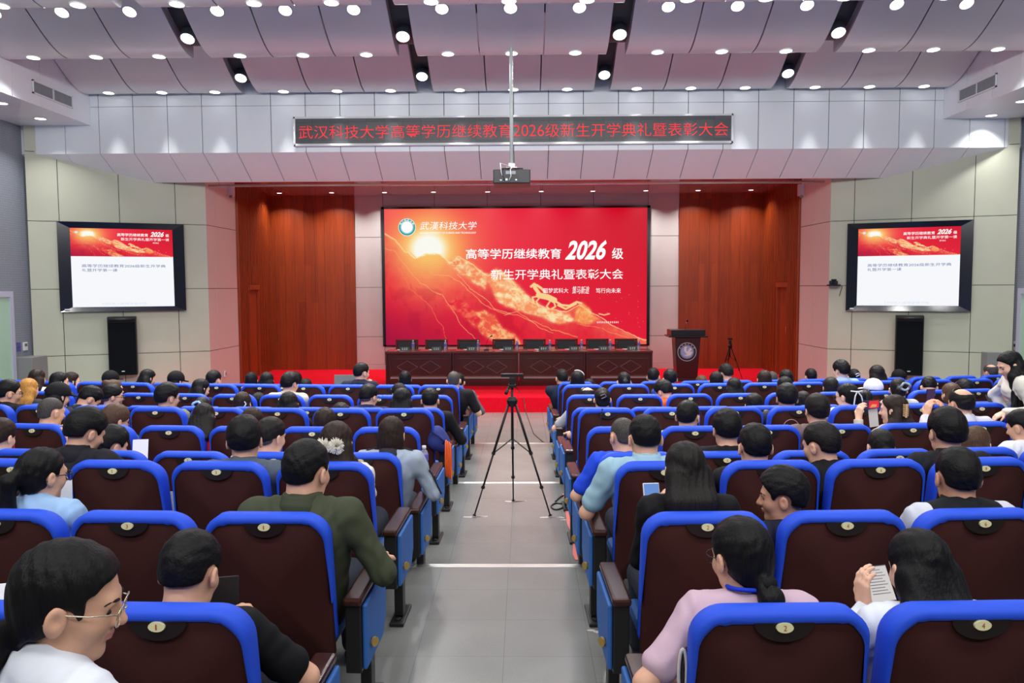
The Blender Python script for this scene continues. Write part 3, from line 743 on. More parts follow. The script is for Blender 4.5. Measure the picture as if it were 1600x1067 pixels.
for side, A, B, bx, lab in (('left', P1L, P2L, (171, 215, 494, 584), 'tall black loudspeaker hanging below the left wall screen'), ('right', P2R, P1R, (1398, 1441, 492, 584), 'tall black loudspeaker hanging below the right wall screen')):
    cx_, cy_ = (bx[0] + bx[1]) / 2, (bx[2] + bx[3]) / 2
    org, ang = wall_frame(A, B, cx_, cy_); o = empty('loudspeaker', org, ang); tag(o, lab, 'loudspeaker', 'wall loudspeakers')
    x0 = on_wall(A, B, bx[0], cy_, org, ang)[0]; x1 = on_wall(A, B, bx[1], cy_, org, ang)[0]; z1 = on_wall(A, B, cx_, bx[2], org, ang)[1]; z0 = on_wall(A, B, cx_, bx[3], org, ang)[1]
    mb = MB(); mb.box(x0, x1, -0.30, -0.021, z0, z1); mb.build('speaker_cabinet', BLACK, o, bevel=0.008)
    mb = MB(); mb.box(x0 + 0.015, x1 - 0.015, -0.315, -0.295, z0 + 0.015, z1 - 0.10); mb.build('speaker_grille', SPK, o, bevel=0.006)
    mb = MB(); mb.tube([(x0 + 0.02, -0.31, z1 - 0.055), (x1 - 0.02, -0.31, z1 - 0.055)], 0.03, 10); mb.build('speaker_handle', BLACK, o, smooth=True)
    mb = MB(); mb.box(-0.025, 0.025, -0.319, -0.314, z0 + 0.07, z0 + 0.085); mb.build('speaker_badge', WHITE_P, o)

# small camera on a bracket by the right screen
org, ang = wall_frame(P2R, P1R, 1303, 446); o = empty('wall_camera', org, ang); tag(o, 'small black camera on a shelf bracket beside the right wall screen', 'camera')
mb = MB(); mb.prism([(-0.13, -0.02, 0), (0.12, -0.02, 0), (0.10, -0.26, 0), (-0.10, -0.30, 0)], (0, 0, 0.02)); mb.build('bracket', BLACK, o, bevel=0.004)
mb = MB(); mb.box(-0.08, 0.07, -0.22, -0.06, 0.02, 0.09); mb.tube([(0, -0.14, 0.09), (0, -0.14, 0.12)], 0.05, 14); mb.build('camera_body', BLACK, o, bevel=0.012)
mb = MB(); mb.tube([(0, -0.22, 0.055), (0, -0.28, 0.05)], 0.033, 14); mb.build('camera_lens', mat('lens_glass', (0.01, 0.01, 0.02), 0.05), o)
mb = MB(); mb.tube([(0.09, -0.1, 0.02), (0.15, -0.1, -0.02), (0.12, -0.08, -0.12), (0.10, -0.05, -0.2)], 0.006, 6); mb.build('cable', BLACK, o)
# white fittings near the stage pillars and wall controls
def wallbox(name, lab, cat, c, sz, m, group=None, extra=None):
    o = empty(name, c); tag(o, lab, cat, group); mb = MB(); mb.box(-sz[0] / 2, sz[0] / 2, -sz[1] / 2, sz[1] / 2, -sz[2] / 2, sz[2] / 2); mb.build('casing', m, o, bevel=0.005)
    if extra: mb = MB(); mb.box(*extra[0]); mb.build(extra[1], extra[2], o)
    return o
for s, px, t in ((-1, 357, 'left'), (1, 1256, 'right')):
    A, B = (P2L, P3L) if s < 0 else (P2R, P3R)
    u, z = wall_hit(px, 297, A, B); A_ = Vector((*A, 0)); p = A_ + (Vector((*B, 0)) - A_).normalized() * u
    wallbox('wall_sensor', 'small white sensor box high on the %s stage pillar' % t, 'sensor', (p.x - s * 0.06, p.y, z), (0.12, 0.08, 0.24), WHITE_P, 'pillar sensors', ((-0.03, 0.03, -0.05, -0.04, -0.16, -0.11), 'sensor_foot', GREY))
u, z = wall_hit(350, 584, P2L, P3L); wallbox('wall_switch', 'white switch plate low on the left stage pillar', 'switch', (-5.885, 15.29 + u, z), (0.03, 0.08, 0.12), WHITE_P, None, ((0.013, 0.02, -0.02, 0.02, -0.03, 0.03), 'rocker', GREY))
LCD = mat('grey_lcd', lin((95, 105, 105)), 0.3)
p = at(39, 541, X=-8.74); wallbox('thermostat', 'white thermostat with grey display beside the left green door', 'thermostat', (-8.735, p.y, p.z), (0.03, 0.11, 0.15), WHITE_P, 'thermostats', ((0.013, 0.018, -0.035, 0.035, 0.0, 0.05), 'display', LCD))
p = at(29.5, 542, X=-8.74); wallbox('notice_plate', 'small violet notice plate beside the thermostat by the left door', 'notice', (-8.742, p.y, p.z), (0.015, 0.10, 0.16), mat('violet_plate', lin((84, 78, 160)), 0.4), None, ((0.006, 0.009, -0.04, 0.04, -0.01, 0.0), 'plate_line', W_DARK))
p = at(1577, 540, X=8.85); wallbox('thermostat', 'white thermostat with grey display beside the right green door', 'thermostat', (8.845, p.y, p.z), (0.03, 0.11, 0.15), WHITE_P, 'thermostats', ((-0.018, -0.013, -0.035, 0.035, 0.0, 0.05), 'display', LCD))
p = at(1586, 540, X=8.85); wallbox('wall_socket', 'grey switch box between the right thermostat and the green door', 'switch', (8.852, p.y, p.z), (0.02, 0.10, 0.16), mat('grey_switch', lin((170, 172, 174)), 0.4), None, ((-0.014, -0.009, -0.02, 0.02, -0.02, 0.03), 'rocker', BLACK))
# curtain rail under the fascia
mb = MB(); p0, p1 = at(326, 291, Y=15.35), at(1288, 289, Y=15.35)
o = empty('curtain_rail', ((p0.x + p1.x) / 2, 15.35, 3.86)); tag(o, 'long polished metal curtain rail across the top of the stage opening', 'rail')
L2 = (p1.x - p0.x) / 2
mb = MB(); mb.tube([(-L2, 0, 0), (L2, 0, 0)], 0.025, 12); mb.build('rail_tube', CHROME, o, smooth=True)
for x in (-L2 + 0.2, -3, 0, 3, L2 - 0.2): mb = MB(); mb.tube([(x, 0, 0.02), (x, 0, 0.275)], 0.01, 8); mb.build('rail_hanger', CHROME, o)

# ------------------------------------------------------------------ projector on its pole
c = at(800, 279, Y=11.65); o = empty('projector', c); tag(o, 'black projector hanging from a long pale pole in front of the fascia', 'projector')
mb = MB(); mb.box(-0.265, 0.265, -0.24, 0.24, -0.10, 0.10); mb.build('projector_body', mat('projector_black', (0.012, 0.014, 0.02), 0.4), o, bevel=0.015)
mb = MB(); mb.box(-0.20, 0.10, -0.246, -0.238, -0.085, 0.02); mb.build('connector_panel', mat('connector_panel', (0.03, 0.032, 0.035), 0.5), o)
mb = MB(); mb.box(-0.085, 0.055, -0.247, -0.239, 0.03, 0.075); mb.build('rating_label', mat('rating_label', lin((150, 152, 160)), 0.5), o)
mb = MB(); mb.box(-0.17, -0.14, -0.25, -0.245, -0.06, -0.045); mb.box(-0.09, -0.06, -0.25, -0.245, -0.06, -0.03); mb.box(0.05, 0.075, -0.25, -0.245, -0.06, -0.04); mb.build('socket', WHITE_P, o)
top = prof(11.97 - 11.65) - c.z
mb = MB(); mb.tube([(-0.005, 0, 0.16), (-0.005, 0, top + 0.02)], 0.026, 14); mb.build('mount_pole', mat('pale_pole', lin((196, 206, 204)), 0.35), o, smooth=True)
mb = MB(); mb.box(-0.05, 0.045, -0.05, 0.05, 0.155, 0.215); mb.box(-0.08, 0.08, -0.08, 0.08, 0.14, 0.155); mb.build('mount_bracket', WHITE_P, o, bevel=0.004)
mb = MB()
for a in (-0.15, 0.15): mb.tube([(a * .2, 0, 0.145), (a, -0.12, 0.125), (a, -0.12, 0.10)], 0.01, 6); mb.tube([(a * .2, 0, 0.145), (a, 0.12, 0.125), (a, 0.12, 0.10)], 0.01, 6)
mb.build('mount_arms', BLACK, o)
for pts, m in (([(-0.01, -0.06, 0.15), (-0.10, -0.2, 0.17), (-0.16, -0.26, 0.18), (-0.15, -0.27, 0.06), (-0.12, -0.26, -0.04)], WHITE_P), ([(0.0, -0.08, 0.14), (-0.02, -0.26, 0.1), (-0.01, -0.275, 0.0), (-0.04, -0.26, -0.06)], WHITE_P), ([(-0.03, -0.08, 0.14), (-0.13, -0.26, 0.1), (-0.13, -0.27, 0.0), (-0.10, -0.26, -0.06)], BLACK)):
    mb = MB(); mb.tube(pts, 0.006, 6); mb.build('cable', m, o, smooth=True)

# ------------------------------------------------------------------ head table on the stage
DWOOD = mat('dark_mahogany', lin((62, 20, 18)), 0.28, spec=0.6, noise=0.2, nscale=6, stretch=(1, 1, 8))
DWOOD2 = mat('dark_mahogany_top', lin((84, 34, 28)), 0.25, spec=0.6)
BEVM = mat('polished_moulding', lin((140, 112, 112)), 0.18, spec=0.9)
YT = 16.07
xl, xr = at(602, 576, Y=YT).x, at(1020, 576, Y=YT).x; TW = (xr - xl) / 4; TH = at(800, 548.5, Y=YT).z - STG
def make_table():
    r = empty('table_section'); w = TW / 2 - 0.0015
    mb = MB(); mb.box(-w, w, -0.02, 0.58, TH - 0.05, TH); mb.build('table_top', DWOOD2, r, bevel=0.008)
    mb = MB(); mb.box(-w + 0.02, w - 0.02, 0.03, 0.06, 0.0, TH - 0.05); mb.box(-w + 0.02, w - 0.02, 0.01, 0.03, 0.06, 0.12); mb.build('front_panel', DWOOD, r)
    for s in (-1, 1): mb = MB(); mb.box(s * (w - 0.025) - 0.02, s * (w - 0.025) + 0.02, 0.0, 0.55, 0.0, TH - 0.05); mb.build('side_panel', DWOOD, r, bevel=0.004)
    mb = MB(); a, b, c, d = -w + 0.10, w - 0.10, 0.20, TH - 0.15
    for x0, x1, z0, z1 in ((a, b, d - 0.02, d), (a, b, c, c + 0.02), (a, a + 0.02, c, d), (b - 0.02, b, c, d)): mb.box(x0, x1, 0.012, 0.032, z0, z1)
    mb.build('panel_moulding', DWOOD2, r, bevel=0.006)
    mb = MB(); mb.prism([(a, 0.03, 0.155), (a, -0.012, 0.155), (a, 0.03, 0.205)], (b - a, 0, 0)); mb.build('ledge', BEVM, r)
    for cx_ in (-0.235, 0.235):
        mb = MB(); zc = (c + d) / 2 + 0.01; rx, rz = 0.22, 0.135
        for k in range(4):
            p = [(cx_ + rx * math.cos(q), zc + rz * math.sin(q)) for q in (k * PI / 2, (k + 1) * PI / 2)]
            (x0, z0), (x1, z1) = p; f = 0.90
            i0, i1 = (cx_ + (x0 - cx_) * f, zc + (z0 - zc) * f), (cx_ + (x1 - cx_) * f, zc + (z1 - zc) * f)
            mid0 = ((x0 + i0[0]) / 2, (z0 + i0[1]) / 2); mid1 = ((x1 + i1[0]) / 2, (z1 + i1[1]) / 2)
            mb.quad((x0, 0.03, z0), (x1, 0.03, z1), (mid1[0], 0.014, mid1[1]), (mid0[0], 0.014, mid0[1]))
            mb.quad((mid0[0], 0.014, mid0[1]), (mid1[0], 0.014, mid1[1]), (i1[0], 0.03, i1[1]), (i0[0], 0.03, i0[1]))
        mb.build('diamond_moulding', BEVM, r)
    return r
T0 = make_table()
for k in range(4):
    o = T0 if k == 0 else copy_tree(T0); o.location = (xl + TW * (k + .5), YT, STG)
    tag(o, 'mahogany head table section with two diamonds, %s from the left on the stage' % ordn(k + 1), 'table', 'head table sections')
LEATH = mat('dark_leather', lin((38, 42, 48)), 0.5); CHW = mat('chair_redwood', lin((96, 36, 28)), 0.25, spec=0.6)
def make_stage_chair():
    r = empty('stage_chair')
    mb = MB(); mb.box(-0.23, 0.23, -0.02, 0.02, 0.96, 1.01); mb.build('top_rail', CHW, r, bevel=0.008)
    for s in (-1, 1):
        mb = MB(); mb.box(s * 0.225 - 0.02, s * 0.225 + 0.02, -0.02, 0.025, 0.0, 1.01); mb.build('back_post', CHW, r, bevel=0.006)
        mb = MB(); mb.box(s * 0.225 - 0.02, s * 0.225 + 0.02, -0.46, -0.42, 0, 0.46); mb.build('leg', CHW, r, bevel=0.004)
    mb = MB(); mb.box(-0.20, 0.20, -0.03, 0.015, 0.52, 0.96); mb.build('backrest', LEATH, r, bevel=0.015)
    mb = MB(); mb.box(-0.23, 0.23, -0.46, 0.0, 0.40, 0.47); mb.build('seat', LEATH, r, bevel=0.02)
    return r
PLATE = mat('dark_name_plate', lin((36, 52, 50)), 0.4); PETG = bpy.data.materials.new('clear_bottle'); PETG.use_nodes = True
_b = PETG.node_tree.nodes['Principled BSDF']; _b.inputs['Base Color'].default_value = (0.82, 0.84, 0.95, 1); _b.inputs['Transmission Weight'].default_value = 0.75; _b.inputs['Roughness'].default_value = 0.08; _b.inputs['IOR'].default_value = 1.2
VIOLET = mat('violet_label', lin((112, 98, 190)), 0.4); PAPER = mat('white_paper', lin((232, 232, 236)), 0.7); REDP = mat('red_folder', lin((206, 24, 44)), 0.5)
def make_bottle():
    r = empty('water_bottle')
    mb = MB(); mb.lathe([(0.026, 0), (0.03, 0.004), (0.031, 0.07), (0.028, 0.08), (0.031, 0.09), (0.031, 0.14), (0.024, 0.165), (0.012, 0.18), (0.012, 0.188)], 14); mb.build('bottle_body', PETG, r, smooth=True)
    mb = MB(); mb.lathe([(0.0315, 0.085), (0.0317, 0.087), (0.0317, 0.138), (0.0315, 0.14)], 14); mb.build('bottle_label', VIOLET, r, smooth=True)
    mb = MB(); mb.lathe([(0.015, 0.186), (0.016, 0.188), (0.016, 0.207), (0.014, 0.21)], 14); mb.build('bottle_cap', WHITE_P, r, smooth=True)
    return r
def make_plate():
    r = empty('name_plate')
    mb = MB(); mb.prism([(-0.10, -0.035, 0), (-0.10, 0.035, 0), (-0.10, 0.0, 0.085)], (0.20, 0, 0)); mb.build('plate_body', PLATE, r)
    mb = MB(); strokes(mb, -0.065, 0.065, 0.02, 0.062, 3, 0)
    mb.v = [(x, -0.0365 + z * 0.41, z) for x, y, z in mb.v]; mb.build('plate_text', WHITE_P, r)
    return r
C0, B0, N0 = make_stage_chair(), make_bottle(), make_plate()
tz = STG + TH
CH = [636, 682, 732, 787, 835, 885, 933, 978]; PL = [632.5, 682, 737, 794, 849.5, 897, 943, 988]; BO = [645.5, 696, 747, 808, 859, 908.5, 953.6, 998]
for k in range(8):
    n = ordn(k + 1)
    o = C0 if k == 0 else copy_tree(C0); o.location = (at(CH[k], 540, Y=17.2).x, 17.2, STG); o.scale = (1, 1, 0.88); tag(o, 'redwood chair with black leather back, %s from the left behind the head table' % n, 'chair', 'chairs behind the head table')
    o = N0 if k == 0 else copy_tree(N0); o.location = (at(PL[k], 545, Y=16.2).x, 16.2, tz); tag(o, 'dark name plate with white characters, %s from the left on the head table' % n, 'name plate', 'name plates on the head table')
    o = B0 if k == 0 else copy_tree(B0); o.location = (at(BO[k], 540, Y=16.35).x, 16.35, tz); tag(o, 'small water bottle with violet label, %s from the left on the head table' % n, 'bottle', 'bottles on the head table')
    mb = MB(); mb.box(-0.16, 0.02, -0.11, 0.11, 0, 0.012)
    o = mb.build('red_folder', REDP, bevel=0.003, loc=(at(PL[k] - 13, 545, Y=16.22).x, 16.25, tz)); tag(o, 'red folder left of a name plate, %s from the left on the head table' % n, 'folder', 'folders on the head table')
    mb = MB(); mb.box(-0.07, 0.07, -0.1, 0.1, 0, 0.004)
    o = mb.build('paper_sheet', PAPER, loc=(at(PL[k] - 7, 545, Y=16.36).x - 0.02, 16.36, tz + 0.0125 if False else tz)); o.location.y = 16.47; tag(o, 'white paper sheet beyond a name plate, %s from the left on the head table' % n, 'paper', 'papers on the head table')
o = empty('desk_microphone', (at(760, 545, Y=16.3).x, 16.3, tz)); tag(o, 'thin gooseneck microphone standing in the middle of the head table', 'microphone')
mb = MB(); mb.box(-0.05, 0.05, -0.05, 0.05, 0, 0.025); mb.build('base', BLACK, o, bevel=0.006)
mb = MB(); mb.tube([(0, 0, 0.02), (0, 0.02, 0.15), (0.05, 0.06, 0.25), (0.09, 0.1, 0.28)], 0.005, 8); mb.build('gooseneck', BLACK, o, smooth=True)
mb = MB(); mb.tube([(0.085, 0.095, 0.277), (0.115, 0.125, 0.295)], 0.014, 10); mb.build('capsule', BLACK, o, smooth=True)

# ------------------------------------------------------------------ lectern with emblem and microphone
YL = 16.8
c = at(1073.5, 598, Y=YL); o = empty('lectern', (c.x, YL, STG)); tag(o, 'dark wooden lectern with round silver emblem right of the head table', 'lectern')
LWD = mat('lectern_wood', lin((52, 20, 20)), 0.3, spec=0.6); LWB = mat('lectern_black', (0.012, 0.01, 0.012), 0.3)
mb = MB(); mb.box(-0.25, 0.25, -0.03, 0.35, 0, 0.05); mb.build('plinth', LWD, o, bevel=0.006)
zt = 0.94
vs = [(-0.215, 0.0, 0.05), (0.215, 0.0, 0.05), (0.215, 0.33, 0.05), (-0.215, 0.33, 0.05), (-0.27, -0.03, zt), (0.27, -0.03, zt), (0.27, 0.36, zt), (-0.27, 0.36, zt)]
mb = MB(); mb.add(vs, [(0, 1, 5, 4), (1, 2, 6, 5), (2, 3, 7, 6), (3, 0, 4, 7), (4, 5, 6, 7)]); mb.build('body', LWD, o)
mb = MB(); mb.box(-0.41, 0.41, -0.12, 0.45, zt, zt + 0.035); mb.build('shelf', LWB, o, bevel=0.01)
mb = MB(); mb.box(-0.36, 0.36, -0.08, 0.42, zt + 0.035, zt + 0.155); mb.build('reading_desk', LWB, o, bevel=0.006)
cz = (at(1072, 549.5, Y=YL).z - STG); R_ = 0.2; cyf = -0.03 * (cz / zt) - 0.012
EMS = mat('emblem_silver', lin((196, 200, 214)), 0.3, metal=0.4); EMB = mat('emblem_blue', lin((150, 172, 220)), 0.3); EMK = mat('emblem_dark', lin((18, 16, 22)), 0.4)
mb = MB(); mb.disc((-0.015, cyf, cz), R_, (1, 0, 0), (0, 0, 1), 40); mb.ring((-0.015, cyf - 0.001, cz), R_ * .98, R_, (1, 0, 0), (0, 0, 1), 40); e = mb.build('emblem', EMK, o)
for r0, r1, m in ((.93, 1.0, EMS), (.70, .73, EMS)): mb = MB(); mb.ring((-0.015, cyf - 0.004, cz), R_ * r0, R_ * r1, (1, 0, 0), (0, 0, 1), 40); mb.build('emblem_ring', m, o)
mb = MB(); mb.disc((-0.015, cyf - 0.004, cz), R_ * .66, (1, 0, 0), (0, 0, 1), 40); mb.build('emblem_centre', EMB, o)
mb = MB(); q = lambda a, b: (-0.015 + a * R_, cyf - 0.007, cz + b * R_)
mb.add([q(-.28, .52), q(.02, .58), q(-.10, .38), q(-.05, .10), q(.02, .0), q(.32, .42), q(.52, .30), q(.30, .02), q(.60, .0), q(.40, -.34), q(.0, -.46), q(-.34, -.36), q(.02, -.28), q(-.12, -.12), q(-.30, .10)], [(0, 1, 2, 3, 14), (14, 3, 4, 13), (4, 5, 6, 7), (4, 7, 8, 9, 13), (13, 9, 12), (12, 9, 10, 11)]); mb.build('emblem_bird', WHITE_P, o)
arc_text('武汉科技大学', -0.015, cz, R_ * .83, 150, 30, R_ * .20, EMS, o, cyf - 0.006)
mb = MB(); mb.tube([(-0.03, 0.1, zt + 0.15), (-0.02, 0.1, zt + 0.28), (0.0, 0.06, zt + 0.33)], 0.006, 8); mb.build('gooseneck', CHROME, o, smooth=True)
mb = MB(); mb.tube([(0.0, 0.06, zt + 0.325), (0.01, 0.045, zt + 0.36)], 0.016, 10); mb.build('microphone', BLACK, o, smooth=True)

# ------------------------------------------------------------------ tripods
def tripod(name, loc, H, feet, lab, head):
    o = empty(name, loc); tag(o, lab, 'tripod', 'camera tripods')
    hub = H * 0.80
    mb = MB(); mb.tube([(0, 0, hub - 0.28 * H), (0, 0, H - 0.10)], 0.012, 10); mb.build('centre_column', BLACK, o, smooth=True)
    mb = MB(); mb.lathe([(0.02, hub - 0.06), (0.045, hub - 0.03), (0.05, hub), (0.03, hub + 0.03)], 12); mb.build('hub', BLACK, o)
    mids = []
    for fx, fy in feet:
        top = Vector((fx * .08, fy * .08, hub - 0.02)); bot = Vector((fx, fy, 0.012)); d = bot - top
        mb = MB(); mb.tube([top, top + d * .45], 0.0115, 8); mb.tube([top + d * .42, top + d * .75], 0.009, 8); mb.tube([top + d * .73, bot], 0.0068, 8)
        lg = mb.build('leg', BLACK, o, smooth=True)
        mb = MB()
        for t in (.45, .75): mb.tube([top + d * (t - .012), top + d * (t + .012)], 0.017, 8)
        mb.build('leg_clamp', BLACK, lg); mb = MB(); mb.tube([bot - d * .012, bot], 0.016, 8); mb.build('rubber_foot', BLACK, lg)
        mids.append(top + d * .45)
    mb = MB(); zc = Vector((0, 0, hub - 0.28 * H + .01))
    for m_ in mids: mb.tube([zc, m_], 0.006, 6)
    mb.build('brace', BLACK, o)
    mb = MB(); mb.box(-0.035, 0.035, -0.035, 0.035, H - 0.14, H - 0.11); mb.box(-0.025, 0.025, -0.03, 0.03, H - 0.11, H - 0.05); mb.build('pan_head', BLACK, o, bevel=0.006)
    mb = MB(); mb.tube([(-0.02, 0, H - 0.12), (-0.05, -0.16, H - 0.17)], [0.008, 0.016], 8); mb.build('pan_handle', BLACK, o, smooth=True)
    if head: mb = MB(); mb.box(-0.10, 0.10, -0.02, 0.03, H - 0.045, H - 0.015); mb.build('phone_clamp', BLACK, o, bevel=0.005)
    else: mb = MB(); mb.box(-0.05, 0.05, -0.02, 0.02, H - 0.04, H); mb.build('camera', BLACK, o, bevel=0.006)
    return o
zf = LEV[1]
f1, f2, f3 = at(741, 808, Z=zf), at(860, 808, Z=zf), at(802, 784, Z=zf); cc = (f1 + f2 + f3) / 3
Htr = at(800, 581, Y=cc.y).z - zf
tripod('tripod', (cc.x, cc.y, zf), Htr, [(f.x - cc.x, f.y - cc.y) for f in (f1, f2, f3)], 'tall black tripod with clamp standing in the middle of the aisle', True)
c = at(1140, 592, Y=17.4); tripod('tripod', (c.x, 17.4, STG), at(1140, 528, Y=17.4).z - STG, [(-0.22, -0.1), (0.24, -0.12), (0.0, 0.25)], 'black tripod with small camera on the stage right of the lectern', False)
# white tape patches under the tripod feet
TAPE = mat('clear_tape', lin((196, 188, 190)), 0.25)
for k, f in enumerate((f1, f2, f3)):
    mb = MB(); r = random.Random(k)
    for j in range(3):
        a = r.uniform(-.5, .5) + (PI if j % 2 else 0); d = Vector((math.cos(a), math.sin(a) * .5, 0)); n = Vector((-d.y, d.x, 0)).normalized() * 0.016
        p = d * 0.02; q = d * r.uniform(.08, .14); mb.quad(p - n, q - n * .8, q + n * .8, p + n)
    o = mb.build('tape_patch', TAPE, loc=(f.x, f.y, zf + 0.0015)); tag(o, 'white tape scrap on the floor under the %s foot of the aisle tripod' % ('left', 'right', 'rear')[k], 'tape', 'tape under tripod feet')

# ------------------------------------------------------------------ auditorium chairs
C_BROWN = mat('brown_chair_fabric', lin((57, 22, 20)), 0.75, spec=0.25, noise=0.10, nscale=5, bump=0.12, bscale=260)
C_BLUE = mat('blue_cover_fabric', lin((34, 78, 212)), 0.6, spec=0.3, bump=0.15, bscale=18)
C_BLUE2 = mat('blue_side_panel', lin((46, 96, 168)), 0.6, spec=0.3, bump=0.1, bscale=300)
C_ARM = mat('armrest_wood', lin((54, 27, 22)), 0.25, spec=0.45, noise=0.15, nscale=8, stretch=(8, 1, 1))
C_BLK = mat('chair_black', (0.008, 0.008, 0.009), 0.45)
C_REC = mat('number_recess', lin((22, 8, 8)), 0.5)
C_PLATE = mat('cream_number_plate', lin((226, 222, 176)), 0.35)
C_NUM = mat('number_red', lin((168, 66, 44)), 0.5)
ZT = 0.975
def lean(z): return 0.17 * max(0.0, (ZT - z))          # bottom of the back lies further forward
def outline(w, z0, z1, r, n=7, r0=0.03):
    p = []
    for cx_, cz_, a0, rr in ((w - r0, z0 + r0, -90, r0), (w - r, z1 - r, 0, r), (-w + r, z1 - r, 90, r), (-w + r0, z0 + r0, 180, r0)):
        for k in range(n): a = math.radians(a0 + 90 * k / (n - 1)); p.append((cx_ + rr * math.cos(a), cz_ + rr * math.sin(a)))
    return p
def slab(mb, w, z0, z1, r, y0, y1, e=0.008, crown=0.0):
    """upright cushion with eased edges: outline w x z0..z1, from depth y0 (rear) to y1"""
    P = outline(w, z0, z1, r); n = len(P); rings = []
    cx_, cz_ = 0, (z0 + z1) / 2
    for ins, y in ((e, y0), (0, y0 + e), (0, y1 - e), (e, y1)):
        rg = []
        for x, z in P:
            f = 1 - ins / w; xx = x * f; zz = cz_ + (z - cz_) * (1 - ins / ((z1 - z0) / 2)); rg.append((xx, y + lean(zz) + crown * 0, zz))
        rings.append(rg)
    vs = [v for rg in rings for v in rg]
    fs = [(k * n + i, k * n + (i + 1) % n, (k + 1) * n + (i + 1) % n, (k + 1) * n + i) for k in range(3) for i in range(n)]
    # rear face as a gently bulged grid fan
    o = len(vs); vs.append((0, y0 - 0.006 + lean(cz_), cz_)); fs += [((i + 1) % n, i, o) for i in range(n)]
    fs.append(tuple(range(3 * n, 4 * n)))
    mb.add(vs, fs)
def make_chair(num, aisle=0):
    r = empty('auditorium_chair')
    mb = MB(); slab(mb, 0.243, 0.33, 0.962, 0.088, 0.0, 0.05); mb.build('backrest', C_BROWN, r, smooth=True)
    mb = MB(); slab(mb, 0.251, 0.40, 0.975, 0.095, 0.034, 0.084, 0.016)
    # cap folded over the top towards the rear
    out = [(x, z) for x, z in outline(0.254, 0.40, ZT + 0.004, 0.098, 9) if z > 0.62]
    inn = [(x, z) for x, z in outline(0.236, 0.40, ZT - 0.032, 0.088, 9) if z > 0.60]
    out = [(0.253, 0.60)] + out + [(-0.253, 0.60)]; inn = [(0.2515, 0.60)] + [(min(max(x, -.25), .25), z) for x, z in inn] + [(-0.2515, 0.60)]
    m = min(len(out), len(inn)); vs = []
    for i in range(m):
        (xo, zo), (xi, zi) = out[i], inn[i]; t = i / (m - 1); wob = 0.004 * math.sin(t * 17 + num) + 0.003 * math.sin(t * 41)
        zi2 = zi + (wob if abs(xi) < 0.2 else 0)
        vs += [(xi, -0.004 + lean(zi2), zi2), (xi * .6 + xo * .4, -0.014 + lean(zi), zi2 * .6 + zo * .4), (xo, 0.008 + lean(zo), zo), (xo * .995, 0.05 + lean(zo), zo + (0.004 if abs(xo) < .2 else 0)), (xo * .97, 0.09 + lean(zo), zo - 0.012)]
    fs = [(5 * i + k, 5 * i + k + 1, 5 * i + 5 + k + 1, 5 * i + 5 + k) for i in range(m - 1) for k in range(4)]
    mb.add(vs, fs); mb.build('back_cover', C_BLUE, r, smooth=True)
    mb = MB(); vs = [(0, -0.008 + lean(0.93), 0.945)]
    for k in range(19): a = PI + PI * k / 18; vs.append((0.085 * math.cos(a), -0.0085 + lean(0.93), 0.948 + 0.058 * math.sin(a)))
    mb.add(vs, [(0, k, k + 1) for k in range(1, 19)]); rc = mb.build('number_recess', C_REC, r)
    mb = MB(); zc = 0.933
    n = 20; vs = [(0.024 * math.cos(2 * PI * k / n), -0.0155 + lean(zc), zc + 0.0145 * math.sin(2 * PI * k / n)) for k in range(n)]
    vs += [(x * 1.03, y + 0.012, zc + (z - zc) * 1.05) for x, y, z in vs]
    mb.add(vs, [tuple(range(n))] + [(k, (k + 1) % n, n + (k + 1) % n, n + k) for k in range(n)]); pl = mb.build('number_plate', C_PLATE, r)
    w = 0.0045 * len(str(num)) * (.45 if num == 1 else 1); text('numeral', str(num), -w, w, zc - 0.008, zc + 0.008, C_NUM, pl, y=-0.0163 + lean(zc))
    mb = MB(); mb.box(-0.225, 0.225, 0.20, 0.62, 0.34, 0.405); mb.build('seat', C_BLUE2, r, bevel=0.03)
    sides = {0: [1], 1: [-1, 1], -1: [1, -1]}
    def arm(x, hw, end):
        mb = MB(); mb.box(x - hw, x + hw, 0.10, 0.56, 0.565, 0.60); mb.build('armrest', C_ARM, r, bevel=0.012)
        mb = MB(); mb.prism([(x - hw * .85, 0.12, 0.27), (x - hw * .85, 0.50, 0.27), (x - hw * .85, 0.55, 0.35), (x - hw * .85, 0.55, 0.565), (x - hw * .85, 0.12, 0.565)], (hw * 1.7, 0, 0)); mb.build('arm_panel', C_BLK, r, bevel=0.006)
        mb = MB(); mb.box(x - 0.025, x + 0.025, 0.34, 0.42, 0.03, 0.28); mb.build('leg', C_BLK, r, bevel=0.005)
        mb = MB(); fw = min(0.04, hw); mb.box(x - fw, x + fw, 0.26, 0.54, 0, 0.022); mb.tube([(x, 0.31, 0.02), (x, 0.31, 0.035)], 0.018, 12); mb.tube([(x, 0.50, 0.02), (x, 0.50, 0.03)], 0.015, 10); mb.build('foot_plate', C_BLK, r, bevel=0.008)
        if end:
            s = 1 if end > 0 else -1; xx = x + s * hw * .86
            mb = MB(); mb.prism([(xx, 0.135, 0.28), (xx, 0.47, 0.28), (xx, 0.545, 0.36), (xx, 0.545, 0.56), (xx, 0.135, 0.56)], (s * 0.02, 0, 0)); mb.build('side_panel', C_BLUE2, r, bevel=0.008)
            mb = MB(); mb.tube([(xx + s * 0.018, 0.22, 0.37), (xx + s * 0.034, 0.215, 0.37)], 0.013, 10); rp = mb.build('row_plate_stub', C_BLK, r)
            mb = MB(); mb.tube([(xx + s * 0.032, 0.213, 0.37), (xx + s * 0.040, 0.208, 0.37)], 0.021, 16); mb.build('row_plate', GOLD, rp)
    return r, arm
def chair_proto(num, side, aisle):
    r, arm = make_chair(num)
    arm(side * 0.279, 0.024, 0)
    if aisle: arm(-side * 0.322, 0.04, -side)
    return r
